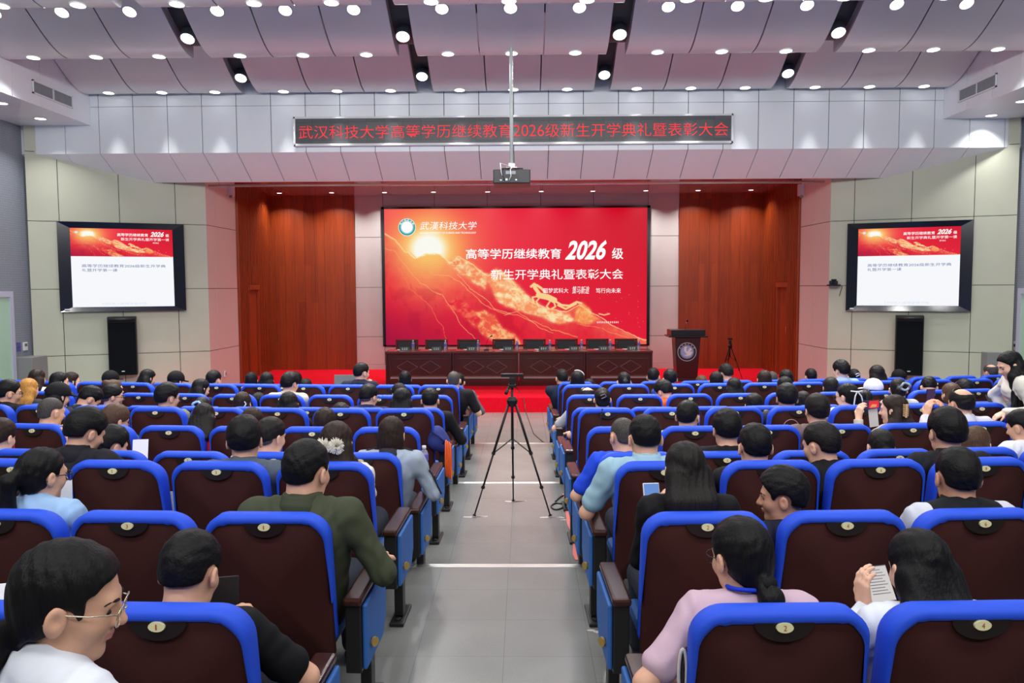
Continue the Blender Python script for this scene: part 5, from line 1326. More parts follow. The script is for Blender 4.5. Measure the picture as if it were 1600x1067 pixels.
    for nm, fn, m_ in o.get('wear', []):
        mb = MB(); fn(mb, T, R, N_, S_, SH, arms); mb.build(nm, m_, b, smooth=True)
    b['_'] = 0; del b['_']
    return dict(o=b, T=T, R=R, N=N_, S=S_, SH=SH, arms=arms, p0=p0, P=P, Hc=Hc, fwd=fwd, rx=rx)

# ------------------------------------------------------------------ the audience
_used = {}
def A(px, ytop, row, hair, hc, top, tc, sex, label, yaw=0, pitch=4, seat=None, **o):
    Yh = ROW0 + PITCHR * row + o.get('fy', .25) + (.3 if row == 9 and px > 817 else 0)
    for _ in range(2): X = at(px, ytop, Y=Yh).x; Yh = ROW0 + PITCHR * row + X * X * INVR + o.get('fy', .25)
    side = -1 if px < 817 else 1
    if seat is None: seat = max(1, round((abs(X) - XH) / SP) + 1)
    if (row, side, seat) in _used: print('SEAT CLASH', label, '|', _used[(row, side, seat)])
    _used[(row, side, seat)] = label
    if (row, side, seat) not in placed: place_chair(row, side, seat)
    return person(px, ytop, row, side, seat, yaw, pitch, hair, hc, top, tc, sex, label, **o)
BLK, NAVY, WHT, GRY, LGT = (26, 26, 30), (28, 34, 58), (226, 228, 234), (120, 124, 130), (168, 196, 222)
K, SB, DB, BR = 'black', 'soft_black', 'dark_brown', 'brown'

# ---- nearest rows
L1 = A(108, 852, -1, 'pony', K, 'shirt', (214, 220, 232), 'f', 'woman in profile with gold glasses and low ponytail at the lower left corner', yaw=72, pitch=10, seat=1, vox=.0042, glasses='gold', amp=.0005, tz=-.075, len=.34, drape=-.16, legs=(60, 64, 80), fy=.30, skin=1, v=.006, turn=35)
A(296, 838, 0, 'short', K, 'tee', (16, 16, 20), 'm', 'man in black T-shirt looking down at a dark tablet in the nearest left row', yaw=8, pitch=16, seat=1, arm_r=((.15, .42, .70), (.9, -.3, -.5), ((-.3, .3, 1), (-.8, -.2, 0), .9)), sw=.19, legs=(30, 32, 40))
LIL = A(1157, 812, 0, 'pony', K, 'tee_dress', (196, 168, 186), 'f', 'woman in lilac top with low ponytail and blue lanyard in the nearest right row', yaw=-24, pitch=8, seat=1, glasses='dark', len=.30, tz=-.07, legs=(196, 168, 186), skin=1, arm_l=(( -.245, .30, .62), None, ((.3, .9, -.2), (0, 0, -1), .6)), v=.006,
  wear=[('lanyard', lambda mb, T, R, N_, S_, SH, arms: mb.tube([N_ + Vector((.066 * math.cos(a), -.008 + .062 * math.sin(a), .022 - .012 * math.sin(a))) for a in [2 * PI * k / 20 for k in range(21)]], .007, 6, cap=False), fabric((30, 60, 200))),
        ('hair_tie', lambda mb, T, R, N_, S_, SH, arms: mb.tube([T @ Vector((-.02, -.118, -.072)), T @ Vector((.02, -.118, -.072))], .022, 10), fabric((20, 20, 24)))])
A(1436, 833, 0, 'long', K, 'knit', (214, 220, 232), 'f', 'woman with straight black hair in white top reading a tablet in the nearest right row', yaw=-10, pitch=14, seat=2, len=.27, arm_l=((-.125, .46, .79), (-.7, -.2, -.9), ((-.1, .2, 1), (.9, .2, .1), .7)), skin=0)
GRN = A(479, 692, 1, 'short', K, 'jacket', (62, 68, 52), 'big', 'man in olive green jacket leaning on the aisle armrest in the second left row', yaw=22, pitch=4, seat=1, arm_r='rest', wide=1, collar=(58, 64, 48))
A(66, 702, 1, 'pony', K, 'shirt', (150, 184, 222), 'f', 'woman in light blue shirt with thick high ponytail and glasses in the second left row', yaw=30, pitch=4, seat=3, glasses='dark', len=.25, tz=.02, drape=-.03, skin=1)
A(1070, 693, 1, 'long', SB, 'knit', (18, 17, 20), 'f', 'woman with long black hair and black top holding a white phone, second right row', yaw=-10, pitch=8, seat=1, len=.40, arm_l='phone')
BOY = A(1222, 733, 1, 'puffy', K, 'tee', (24, 28, 48), 'b', 'boy in navy T-shirt turning his face left in profile in the second right row', yaw=-72, pitch=2, seat=2, skin=2, turn=-20, vox=.0048, v=.012)
A(1497, 703, 1, 'short', K, 'shirt', (196, 200, 212), 'm', 'man in black vest over white sleeves in the second right row', yaw=4, pitch=2, seat=3, vest=('vest_suit', (22, 25, 30)), collar=(22, 25, 30), skin=2)
# ---- third row
A(526, 660, 2, 'long', DB, 'knit', (214, 214, 214), 'f', 'woman in white knit top with fluffy cream hair clip in the third left row', yaw=6, seat=1, len=.40, over=1, v=.008)
A(381, 653, 2, 'puffy', K, 'jacket_hood', (74, 84, 98), 'm', 'man in slate grey hooded jacket in the third left row', yaw=-14, seat=2, skin=1)
A(133, 642, 2, 'puffy', K, 'suit', (30, 30, 36), 'm', 'man in dark pinstripe suit bending his head in the third left row', yaw=34, pitch=20, seat=3, fy=.30, collar=(30, 30, 36))
A(1008, 652, 2, 'short', K, 'polo', (142, 176, 194), 'm', 'man in light blue polo shirt with elbow on the armrest, third right row', yaw=-4, pitch=8, seat=1, arm_l='rest', sw=.19, collar=(150, 184, 202))
A(1180, 665, 2, 'short', K, 'jacket', (24, 24, 28), 'm', 'man in black jacket behind the boy in the third right row', yaw=0, pitch=4, seat=2)
A(1283, 663, 2, 'short', SB, 'suit', (22, 23, 28), 'm', 'man in black jacket with head turned left in the third right row', yaw=-36, pitch=8, seat=3, fy=.28)
A(1480, 640, 2, 'puffy', K, 'suit', (26, 27, 32), 'm', 'tall man in black suit in the third right row', yaw=0, pitch=2, seat=4)
# ---- fourth row
A(612, 653, 3, 'bob', DB, 'knit_stripe', (150, 162, 178), 'f', 'woman in grey sweater with black sleeve stripes, fourth left row', yaw=8, pitch=12, seat=1, len=.2, arm_r='rest', sw=.17, collar=(44, 46, 54))
A(423, 655, 3, 'under', SB, 'tee', (214, 218, 226), 'm', 'man with shaved neck and white T-shirt in the fourth left row', yaw=32, pitch=6, seat=2)
A(174, 668, 3, 'puffy', K, 'tee', (30, 32, 38), 'm', 'person with black hair beside the pinstripe suit in the fourth left row', yaw=38, pitch=14, seat=4)
PH1 = A(0, 657, 3, 'bowl', DB, 'shirt', (160, 164, 200), 'f', 'person holding a red phone at the left edge in the fourth left row', yaw=10, pitch=10, seat=5, vox=.0055, arm_r=((.03, .50, .95), (.8, -.3, -.8), ((-.35, .1, .9), (-.7, .5, .2), .7)))
A(973, 655, 3, 'buzz', SB, 'tee', (36, 74, 214), 'm', 'man with cropped grey hair in royal blue shirt, fourth right row', yaw=-22, pitch=8, seat=1, arm_l='rest')
A(1136, 642, 3, 'puffy', K, 'tee', (22, 22, 26), 'm', 'man in black T-shirt with long bare neck in the fourth right row', yaw=0, seat=2)
A(1376, 672, 3, 'bun', SB, 'knit', (40, 38, 44), 'f', 'woman with small low bun in the fourth right row', yaw=2, pitch=6, seat=4, tz=-.05)
A(1526, 668, 3, 'bob', BR, 'knit', (60, 44, 40), 'f', 'woman with brown bob beside the black suit in the fourth right row', yaw=40, pitch=12, seat=5, glasses='gold')
A(1597, 643, 3, 'short', K, 'tee', (216, 218, 226), 'b', 'boy in white T-shirt at the right edge of the fourth right row', yaw=-34, pitch=14, seat=6)
# ---- fifth row
A(318, 632, 4, 'long', SB, 'jacket', (206, 36, 30), 'f', 'woman with long hair in red jacket in the fifth left row', yaw=-8, pitch=16, seat=4, len=.15, sw=.18, collar=(190, 196, 206))
A(394, 638, 4, 'bob', DB, 'knit', (50, 46, 48), 'f', 'woman with dark bob beyond the slate grey jacket, fifth left row', seat=3, pitch=8)
A(508, 638, 4, 'bob', DB, 'knit', (36, 34, 38), 'f', 'woman with dark brown bob in the fifth left row, second from the aisle', seat=2, pitch=6, len=.2)
A(80, 623, 4, 'buzz', K, 'tee', (196, 186, 120), 'm', 'man with cropped hair and bare neck in the fifth left row', yaw=30, pitch=8, seat=6)
A(180, 634, 4, 'bowl', BR, 'tee', (60, 84, 130), 'm', 'person with brown bowl-cut hair and glasses in the fifth left row', yaw=36, pitch=10, seat=5, glasses='dark')
A(1075, 628, 4, 'short', K, 'polo', (150, 172, 190), 'm', 'man with blue glasses turning right in the fifth right row', yaw=26, seat=2, glasses='dark')
A(1277, 617, 4, 'bowl', SB, 'knit', (112, 92, 90), 'm', 'man in mauve brown sweater in the fifth right row', seat=4, pitch=2, sw=.19)
CLIP = A(1396, 618, 4, 'long', DB, 'shirt', (176, 168, 160), 'f', 'woman with striped claw clip photographing the stage, fifth right row', yaw=-52, pitch=2, seat=5, len=.16, vox=.006, turn=-25,
         arm_l=((-.22, .46, .95), (-.5, -.2, -1), ((.15, .1, 1), (.9, .3, 0), .8)), arm_r=((.05, .48, .96), (.5, -.2, -1), ((-.2, .1, 1), (-.9, .3, 0), .8)), collar=(206, 206, 210))
BALD = A(1502, 608, 4, 'bald', SB, 'shirt', (206, 208, 222), 'm', 'balding man in white shirt filming with an upright phone, fifth right row', yaw=-12, pitch=2, seat=6, vox=.006,
         arm_l=((-.20, .46, .96), (-.5, -.2, -1), ((.2, .1, 1), (.9, .3, 0), .7)), arm_r=((-.04, .46, .98), (.5, -.3, -1), ((-.5, .1, .9), (-.8, .5, 0), .7)), collar=(206, 208, 222))
# ---- sixth row
A(14, 595, 5, 'short', K, 'jacket_hood', (26, 27, 32), 'm', 'man with glasses in black hooded top by the left edge of the sixth row', yaw=48, glasses='dark', seat=8)
A(91, 601, 5, 'long', K, 'knit', (40, 40, 46), 'f', 'woman in black cap with pale logo in the sixth left row', yaw=34, pitch=10, cap=(20, 20, 24), logo=1, len=.3, seat=7)
A(140, 606, 5, 'short', K, 'jacket_hood', (34, 44, 44), 'm', 'man in dark green jacket with white hood bowing his head, sixth left row', yaw=52, pitch=38, seat=6, fy=.42, collar=(206, 208, 214))
A(262, 600, 5, 'puffy', K, 'jacket', (118, 122, 100), 'm', 'man with glasses in olive jacket turning right in the sixth left row', yaw=40, glasses='dark', seat=5, collar=(118, 122, 100))
A(176, 602, 6, 'under', K, 'tee', (44, 46, 56), 'm', 'round-faced man with undercut and glasses in profile, seventh left row', yaw=58, glasses='dark')
A(451, 613, 5, 'long', K, 'knit', (28, 28, 32), 'f', 'woman with long black hair in the sixth left row, third from the aisle', seat=3, len=.24)
A(533, 630, 5, 'bob', SB, 'knit', (40, 40, 46), 'f', 'short person with only the black crown showing in the sixth left row', seat=2)
A(628, 607, 5, 'long', K, 'knit', (26, 26, 30), 'f', 'woman with long black hair in the sixth left row beside the aisle', seat=1, len=.32)
A(1230, 601, 5, 'puffy', K, 'tee', (50, 52, 60), 'm', 'man with thick black hair beyond the mauve sweater, sixth right row', yaw=10)
A(1323, 600, 5, 'pony', K, 'tee', (214, 216, 224), 'f', 'woman in white with white hair ribbon and glasses, sixth right row', yaw=-40, glasses='dark', len=.26, tz=.04)
A(1404, 592, 6, 'pony', SB, 'knit', (196, 194, 186), 'f', 'woman with grey scrunchie in cream top, seventh right row', yaw=20, pitch=6, len=.22, tz=.03)
A(1572, 598, 5, 'short', SB, 'jacket', (120, 122, 130), 'm', 'man in grey bending over his phone below the standing woman', yaw=-22, pitch=30, fy=.36, arm_l='phone')
# ---- seventh row
A(45, 592, 6, 'long', 'blonde', 'knit', (46, 46, 52), 'f', 'woman with blonde dyed hair in the seventh left row', yaw=10, len=.26)
A(379, 613, 6, 'bob', DB, 'knit', (66, 60, 60), 'f', 'woman with brown hair and pearl hair clip, seventh left row', yaw=8, len=.22)
A(316, 622, 6, 'bun', K, 'knit', (46, 46, 52), 'f', 'woman with pale blue scrunchie, only her crown showing, seventh left row', pitch=12)
A(576, 602, 6, 'under', K, 'shirt', (34, 40, 72), 'm', 'man with undercut and glasses in navy shirt, seventh left row', yaw=30, pitch=8, glasses='dark', collar=(34, 40, 72), seat=2, sw=.195)
A(672, 608, 6, 'short', K, 'knit', (20, 20, 24), 'm', 'man with cropped black hair and black sleeve reaching to the aisle, seventh left row', pitch=3, seat=1, arm_r='rest')
A(941, 607, 6, 'bun', SB, 'tee', (26, 26, 30), 'f', 'woman with claw-clipped bun in black, seventh right row by the aisle', pitch=8, seat=1, arm_l='rest', legs=(150, 150, 152))
A(1178, 615, 6, 'bob', K, 'knit', (36, 44, 66), 'f', 'woman with black bob and navy sleeve in the seventh right row', yaw=4)
A(1254, 612, 6, 'bob', K, 'knit', (36, 36, 42), 'f', 'person with black hair next to the thick-haired man, seventh right row')
A(1350, 610, 6, 'bob', SB, 'knit', (40, 36, 40), 'f', 'person with dark hair beyond the white ribbon, seventh right row', seat=None)
A(1486, 599, 6, 'bob', BR, 'knit', (90, 70, 60), 'f', 'woman with brown hair beyond the balding man, seventh right row', yaw=-10)
# ---- eighth row
A(58, 577, 7, 'long', DB, 'knit', (220, 220, 226), 'f', 'woman with long dark brown hair in white, eighth left row', len=.3)
A(93, 582, 7, 'long', K, 'knit', (46, 44, 50), 'f', 'woman with long black hair showing her right cheek, eighth left row', yaw=46, len=.3)
A(178, 594, 7, 'bun', BR, 'knit', (80, 66, 56), 'f', 'woman with tied brown hair turning right in the eighth left row', yaw=46, tz=.07)
A(314, 593, 7, 'long', K, 'knit', (30, 30, 36), 'f', 'woman with long black hair bowing right in the eighth left row', yaw=40, pitch=16, len=.28, seat=6)
A(404, 614, 7, 'bob', K, 'knit', (36, 36, 40), 'f', 'person with black bob low in the eighth left row', seat=5)
A(453, 583, 7, 'puffy', K, 'jacket', (196, 190, 172), 'm', 'man with wavy black hair in beige jacket, eighth left row', yaw=28, pitch=8, seat=4, collar=(196, 190, 172))
A(623, 600, 7, 'bob', K, 'knit', (24, 24, 28), 'f', 'person with black hair leaning left in the eighth left row', yaw=-40, pitch=14, seat=1)
A(918, 606, 7, 'bald', SB, 'tee', (150, 154, 160), 'm', 'man with thinning crown in grey T-shirt, eighth right row by the aisle', pitch=12, seat=1, arm_l='rest')
A(1037, 596, 7, 'puffy', K, 'jacket_hood', (206, 96, 40), 'm', 'man in orange hoodie bending sideways, eighth right row', yaw=-44, pitch=26, fy=.32, seat=3, turn=-30)
A(1147, 591, 7, 'long', K, 'knit', (40, 44, 56), 'f', 'woman with straight long black hair in the eighth right row', len=.32)
A(1226, 589, 7, 'long', K, 'knit', (36, 36, 42), 'f', 'woman with black hair in the eighth right row above the thick-haired man', len=.28)
A(1298, 590, 7, 'bob', SB, 'knit', (30, 30, 34), 'f', 'woman with rounded dark bob in the eighth right row', len=.2)
A(1364, 594, 7, 'bob', DB, 'knit', (60, 48, 44), 'f', 'woman in white baseball cap, eighth right row', yaw=-30, cap=(226, 228, 234))
A(1452, 591, 7, 'short', K, 'jacket', (40, 44, 66), 'm', 'man in navy bending forward in the eighth right row', yaw=20, pitch=34, fy=.34)
A(1507, 594, 7, 'puffy', K, 'knit', (50, 50, 56), 'm', 'man with black hair beyond the balding man, eighth right row', yaw=-6)
# ---- ninth row
A(112, 582, 8, 'bob', DB, 'knit', (212, 214, 222), 'f', 'woman with dark red-brown bob and glasses, ninth left row', yaw=44, glasses='gold')
A(173, 581, 8, 'bob', K, 'knit', (40, 40, 44), 'f', 'woman in black cap with white letters, ninth left row', yaw=18, cap=(16, 16, 20), logo=1)
A(231, 578, 8, 'long', K, 'knit', (24, 24, 28), 'f', 'woman with long black hair and white mask strap, ninth left row', yaw=40, pitch=14, len=.26)
A(275, 582, 8, 'bob', K, 'knit', (30, 30, 34), 'f', 'woman in black cap with white dot, ninth left row', yaw=26, pitch=12, cap=(14, 14, 18), logo=1)
A(334, 580, 8, 'short', K, 'tee', (196, 198, 206), 'm', 'man with neat black hair by the left stage pillar, ninth row', yaw=20, pitch=6)
A(417, 582, 8, 'long', K, 'knit', (30, 30, 36), 'f', 'woman with long black hair in the ninth left row', len=.28)
A(565, 568, 8, 'short', K, 'jacket_hood', (28, 32, 54), 'm', 'man in navy hooded jacket touching his chin, ninth left row', yaw=44, pitch=2, arm_r='chin', vox=.008, seat=3)
A(709, 581, 8, 'buzz', SB, 'tee', (24, 24, 28), 'm', 'man with buzz cut in black T-shirt beside the aisle, ninth left row', pitch=4, seat=1, arm_r='rest', sw=.185, legs=(110, 140, 180))
A(902, 580, 8, 'bob', K, 'knit', (26, 26, 30), 'f', 'woman with white pearl headband beside the aisle, ninth right row', seat=1, len=.2,
  wear=[('headband', lambda mb, T, R, N_, S_, SH, arms: mb.tube([T @ Vector((.098 * math.cos(a), -.01, .03 + .105 * math.sin(a))) for a in [PI * (.12 + .5 * k / 8) for k in range(9)]], .006, 6), WHITE_P)])
A(975, 582, 8, 'pony', K, 'knit', (206, 196, 172), 'f', 'woman with high ponytail in cream top, ninth right row', len=.24, tz=.03)
A(1047, 578, 8, 'short', K, 'tee', (60, 66, 76), 'm', 'man with short black hair in front of the lectern, ninth right row', seat=3)
A(1119, 581, 8, 'bob', K, 'knit', (26, 26, 30), 'f', 'woman with smooth black bob in the ninth right row', seat=4, len=.2)
A(1194, 579, 8, 'bob', DB, 'knit', (60, 50, 46), 'f', 'woman with dark brown bob in the ninth right row', seat=5)
A(1228, 578, 8, 'bob', K, 'knit', (30, 30, 34), 'f', 'woman with black hair by the right stage opening, ninth row', len=.22, seat=6)
A(1314, 564, 8, 'puffy', K, 'shirt', (148, 172, 208), 'f', 'woman with tousled black hair and pale blue collar, ninth right row', yaw=-30, collar=(160, 184, 220), v=.016)
A(1370, 571, 8, 'long', SB, 'knit', (40, 36, 38), 'f', 'woman with black ribbon bow on loose hair, ninth right row', len=.26, v=.012)
A(1404, 579, 9, 'bob', K, 'tee', (150, 184, 206), 'f', 'woman in black cap with white stitching, front right row', cap=(14, 14, 18), logo=1)
# ---- front row
A(393, 582, 9, 'bob', K, 'knit', (30, 30, 34), 'f', 'woman with black hair in the front left row near the wooden wall')
A(462, 581, 9, 'bob', K, 'knit', (36, 36, 40), 'f', 'person with black hair beyond the wavy-haired man, front left row', seat=5)
A(478, 592, 9, 'bob', SB, 'knit', (36, 36, 40), 'f', 'low crown of black hair in the front left row', seat=4)
A(633, 580, 9, 'bob', K, 'knit', (24, 24, 28), 'f', 'woman with smooth black hair against the head table, front left row')
A(716, 584, 9, 'short', K, 'shirt', (88, 90, 98), 'm', 'man in grey shirt and jeans beside the aisle, front left row', seat=1, arm_r='rest', legs=(110, 140, 186))
A(878, 578, 9, 'short', SB, 'suit', (28, 34, 56), 'm', 'man in navy jacket beside the aisle, front right row', seat=1, yaw=-12, collar=(28, 34, 56))
A(921, 592, 9, 'bob', SB, 'knit', (40, 40, 46), 'f', 'person with black hair beyond the headband, front right row', seat=2)
A(1021, 576, 9, 'short', K, 'shirt', (150, 184, 190), 'm', 'man with pale blue collar in the front right row', yaw=16, collar=(160, 194, 200))
A(1096, 587, 9, 'bob', BR, 'knit', (66, 52, 46), 'f', 'low crown of brown hair beside the lectern, front right row')
A(1134, 570, 9, 'puffy', SB, 'tee', (70, 70, 76), 'm', 'man with spiky hair before the stage tripod, front right row', yaw=-30, pitch=12)
A(1206, 581, 9, 'buzz', 'grey', 'shirt', (120, 122, 130), 'm', 'man with grey cropped hair in the front right row')
A(1267, 577, 9, 'short', K, 'tee', (40, 40, 46), 'b', 'boy with short hair by the right stage pillar, front row')
A(1334, 577, 9, 'bun', K, 'knit', (36, 36, 40), 'f', 'woman with white patterned hair clip, front right row', tz=.02)
A(1548, 570, 9, 'bald', 'grey', 'jacket', (50, 62, 84), 'm', 'balding man in slate blue jacket at the right end of the front row', yaw=-14, pitch=8)
# ---- woman standing and leaning over the rows at the right
STD = person(1578, 551, 5, 1, 7, -84, 22, 'long', K, 'knit', (214, 210, 200), 'f', 'standing woman with long black hair in cream sweater leaning over the right rows', stand=True, P=(.55, -.12, .86), fy=-.05, vox=.006, len=.36, over=-1, turn=-70,
             arm_l=((.12, -.15, .93), (0, -.4, -1), ((-.8, .2, -.5), (0, .2, -1), .6)), arm_r=((.30, .12, .86), (0, .5, -1), ((-.8, .2, -.5), (0, .2, -1), .6)), legs=(214, 150, 40), sw=.15)

# ------------------------------------------------------------------ things carried, worn or left about
CASE_W = mat('phone_white', lin((226, 226, 232)), 0.3); CASE_K = mat('phone_black', (0.01, 0.01, 0.012), 0.2)
def flat_device(name, c, w, h, t, X, Z, case, screen, lab, cat, pic=None, group=None):
    """phone, tablet or sheet: c centre, X = its width axis, Z = its height axis; the screen looks along -(X x Z)"""
    X = Vector(X).normalized(); Z = Vector(Z); Z = (Z - X * Z.dot(X)).normalized(); Yv = Z.cross(X)
    o = empty(name, c); m = Matrix((X, Yv, Z)).transposed(); o.rotation_euler = m.to_euler()
    tag(o, lab, cat, group)
    mb = MB(); mb.box(-w / 2, w / 2, 0, t, -h / 2, h / 2); mb.build('casing', case, o, bevel=min(t * .4, .004))
    if screen is not None:
        e = .004; mb = MB(); mb.quad((-w / 2 + e, -.0008, -h / 2 + e), (w / 2 - e, -.0008, -h / 2 + e), (w / 2 - e, -.0008, h / 2 - e), (-w / 2 + e, -.0008, h / 2 - e)); mb.build('screen', screen, o)
    if pic == 'red':
        mb = MB(); mb.quad((-w * .18, -.0014, -h * .4), (w * .34, -.0014, -h * .4), (w * .34, -.0014, h * .42), (-w * .18, -.0014, h * .42)); mb.build('screen_picture', emit('phone_red', (0.85, .04, .05), .9), o)
        mb = MB(); mb.quad((-w * .12, -.0018, -h * .3), (w * .2, -.0018, -h * .3), (w * .24, -.0018, -h * .02), (-w * .02, -.0018, h * .05)); mb.build('screen_picture', emit('phone_gold', (0.9, .35, .15), .9), o)
    if pic == 'page':
        mb = MB()
        for k in range(9):
            z = h * (.36 - .08 * k); mb.quad((-w * .34, -.0014, z), (w * (.2 + .14 * ((k * 7) % 3) / 2), -.0014, z), (w * (.2 + .14 * ((k * 7) % 3) / 2), -.0014, z + .003), (-w * .34, -.0014, z + .003))
        mb.build('screen_text', mat('page_ink', lin((120, 120, 130)), .6), o)
    return o
SCR_D = emit('phone_dim_screen', lin((74, 48, 84)), .9); SCR_W = emit('phone_page', lin((222, 218, 216)), .85); SCR_B = emit('phone_blue_screen', lin((110, 150, 220)), .9)
flat_device('tablet', at(344, 946, Y=2.62), .12, .19, .008, (1, .25, 0), (0, .45, 1), CASE_K, CASE_K, 'dark tablet held by the man in black T-shirt in the nearest left row', 'tablet')
flat_device('tablet', at(1373, 912, Y=2.72), .095, .125, .008, (1, .1, .08), (-.35, .6, 1), CASE_K, SCR_W, 'tablet with a white page held by the woman in white, nearest right row', 'tablet', 'page')
flat_device('phone', at(1019, 777, Y=3.52), .075, .13, .009, (1, .1, 0), (-.1, .4, 1), CASE_W, SCR_B, 'white phone with blue screen held by the woman in black, second right row', 'phone')
flat_device('phone', at(6, 704, Y=5.52), .15, .075, .009, (1, 0, .1), (0, .2, 1), mat('phone_red_case', lin((200, 40, 50)), .4), SCR_D, 'phone in red case held up at the left edge', 'phone')
flat_device('phone', at(1363, 632, Y=6.66), .165, .078, .009, (1, .1, .06), (0, -.1, 1), CASE_K, SCR_D, 'sideways phone showing the red stage, held by the woman with the claw clip', 'phone', 'red')
flat_device('paper_sheet', at(1365, 653, Y=6.70), .085, .15, .002, (1, .2, .1), (.25, .1, 1), PAPER, None, 'white paper sheet held under the sideways phone', 'paper')
flat_device('phone', at(1454, 622, Y=6.70), .075, .155, .009, (1, .05, .02), (-.02, -.1, 1), CASE_K, SCR_D, 'upright black phone held by the balding man in white shirt', 'phone')
flat_device('phone', at(1549, 627, Y=7.55), .075, .14, .009, (1, .3, -.25), (.3, .7, .6), CASE_K, emit('phone_grey_screen', lin((70, 76, 84)), .8), 'phone lying in the hands of the bent man in grey on the right', 'phone')
flat_device('paper_sheet', at(100, 772, Y=3.60), .07, .13, .002, (1, .3, 0), (.3, .2, 1), PAPER, None, 'white paper beside the woman in light blue shirt', 'paper')
flat_device('paper_sheet', at(219, 706, Y=5.30), .10, .17, .003, (1, .2, 0), (0, .3, 1), PAPER, None, 'folded white paper in the gap between chairs of the fourth left row', 'paper')
flat_device('paper_sheet', at(266, 790, Y=4.30), .09, .16, .003, (1, .2, 0), (0, .5, 1), mat('grey_paper', lin((150, 160, 168)), .6), None, 'grey leaflet in the gap between chairs of the third left row', 'leaflet')
flat_device('paper_sheet', at(10, 935, Y=2.55), .12, .10, .003, (1, .3, 0), (0, .5, 1), PAPER, None, 'white paper at the left edge behind the nearest chairs', 'paper')
o = flat_device('leaflet', at(1577, 697, Y=6.75), .11, .17, .003, (1, .3, .1), (.2, .1, 1), PAPER, None, 'white leaflet with a small coloured print by the standing woman', 'leaflet')
mb = MB(); mb.box(0.01, .04, -.0012, 0, -.01, .03); mb.build('leaflet_print', fabric((230, 200, 60)), o); mb = MB(); mb.box(0.01, .04, -.0012, 0, -.045, -.012); mb.build('leaflet_print', fabric((60, 150, 210)), o)
o = flat_device('paper_sheet', at(1206, 893, Y=3.30), .055, .075, .002, (1, .2, 0), (.1, .3, 1), PAPER, None, 'white card with a black clip beside the ponytail of the woman in lilac', 'card')
mb = MB(); mb.box(-.018, .01, -.006, .008, .022, .040); mb.build('binder_clip', CHROME, o)
flat_device('laptop', at(540, 597, Y=10.25), .30, .20, .012, (1, .05, 0), (0, .35, 1), mat('laptop_grey', lin((72, 76, 84)), .4), None, 'grey laptop lid standing open before the man in navy hooded jacket', 'laptop')
# bottle on the armrest
p = at(663, 735, Z=LEV[1] + 0.60); o = copy_tree(B0); o.location = p; o.scale = (1.05, 1.05, .94)
tag(o, 'clear water bottle with violet label standing on a left aisle armrest', 'bottle')
# backpack and orange cable on the sixth-row armrest
p = at(688, 706, Z=LEV[1] + 0.60)
g = Grid((-.16, -.16, -.02), (.16, .20, .26), .008); g.ell((0, 0, .08), (.10, .13, .09), .02); g.ell((-.02, .02, .15), (.07, .10, .06), .04); g.ell((.06, -.04, .05), (.06, .07, .05), .03)
sl, c = g.sub(g.lo, g.lo + g.h * g.n); g.f += (.006 * np.sin(34 * c[0] + 20 * c[2]) * np.sin(30 * c[1] + 9 * c[0])).astype(np.float32); g.cut((-c[2] + .002) * np.ones_like(g.f)); vs, qs = g.mesh()
o = mesh_obj('backpack', vs, qs, fabric((40, 50, 112))); o.location = p + Vector((-.03, .08, 0)); tag(o, 'crumpled navy bag lying on a left aisle armrest', 'bag')
mb = MB(); mb.tube([(.05, -.09, .06), (.07, -.13, .10), (.02, -.14, .15), (-.05, -.10, .19)], .009, 6); mb.build('bag_strap', fabric((26, 32, 80)), o, smooth=True)
p = at(699, 716, X=-0.50); mb = MB()
for k in range(4):
    r = random.Random(k); pts = []
    for j in range(25): a = 2 * PI * j / 24; pts.append((.012 * k - .01, .055 * math.sin(a) * (1 + .15 * r.random()) + .012 * k, .155 * math.cos(a) - .012 * k))
    mb.tube(pts, .0065, 6, cap=False)
o = mb.build('orange_cable', mat('orange_rubber', lin((226, 92, 30)), .5), smooth=True, loc=p); tag(o, 'coiled orange cable hanging on the blue side of an aisle seat', 'cable')
# cables and tape on the aisle floor
def floor_line(name, pix, r, m, lab, cat, lift=0.0):
    pts = []
    for x, y in pix:
        lev = 0.0 if y > 890 else LEV[1] if y > 757 else LEV[2] if y > 694 else LEV[3]
        pts.append(at(x, y, Z=lev + r + lift))
    fine = []
    for i in range(len(pts) - 1):
        a, b, c_, d = pts[max(i - 1, 0)], pts[i], pts[i + 1], pts[min(i + 2, len(pts) - 1)]
        for k in range(6):
            t = k / 6; fine.append(.5 * ((2 * b) + (c_ - a) * t + (2 * a - 5 * b + 4 * c_ - d) * t * t + (-a + 3 * b - 3 * c_ + d) * t ** 3))
    fine.append(pts[-1]); mb = MB(); mb.tube(fine, r, 6); o = mb.build(name, m, smooth=True); tag(o, lab, cat); return o
CAB = mat('black_cable', (0.012, 0.012, 0.013), 0.45)
floor_line('floor_cable', [(868, 783), (876, 776), (884, 774), (888, 780), (880, 792), (868, 796), (861, 791), (868, 786), (880, 786), (890, 778)], .008, CAB, 'black cable loops lying in the aisle right of the tripod', 'cable')
floor_line('floor_cable', [(922, 896), (930, 915), (934, 950), (942, 985), (956, 1005), (962, 1030), (963, 1066)], .008, CAB, 'black cable running along the right aisle chairs to the bottom', 'cable')
floor_line('floor_cable', [(884, 765), (890, 800), (897, 840), (904, 870), (908, 889)], .007, CAB, 'black cable beside the pink tape strip in the aisle', 'cable')
mb = MB(); pts = [at(806, 604, Y=16.0), at(818, 622, Y=14.40), at(822, 645, Y=14.36), at(834, 678, Z=LEV[3] + .006), at(848, 690, Z=LEV[3] + .006), at(868, 701, Z=LEV[2] + .01)]
pts[0].z = max(pts[0].z, STG + .01); mb.tube(pts, .006, 6); o = mb.build('floor_cable', CAB, smooth=True); tag(o, 'thin black cable trailing from the head table down to the right seats', 'cable')
PINK = mat('pink_tape', lin((214, 120, 118)), 0.35)
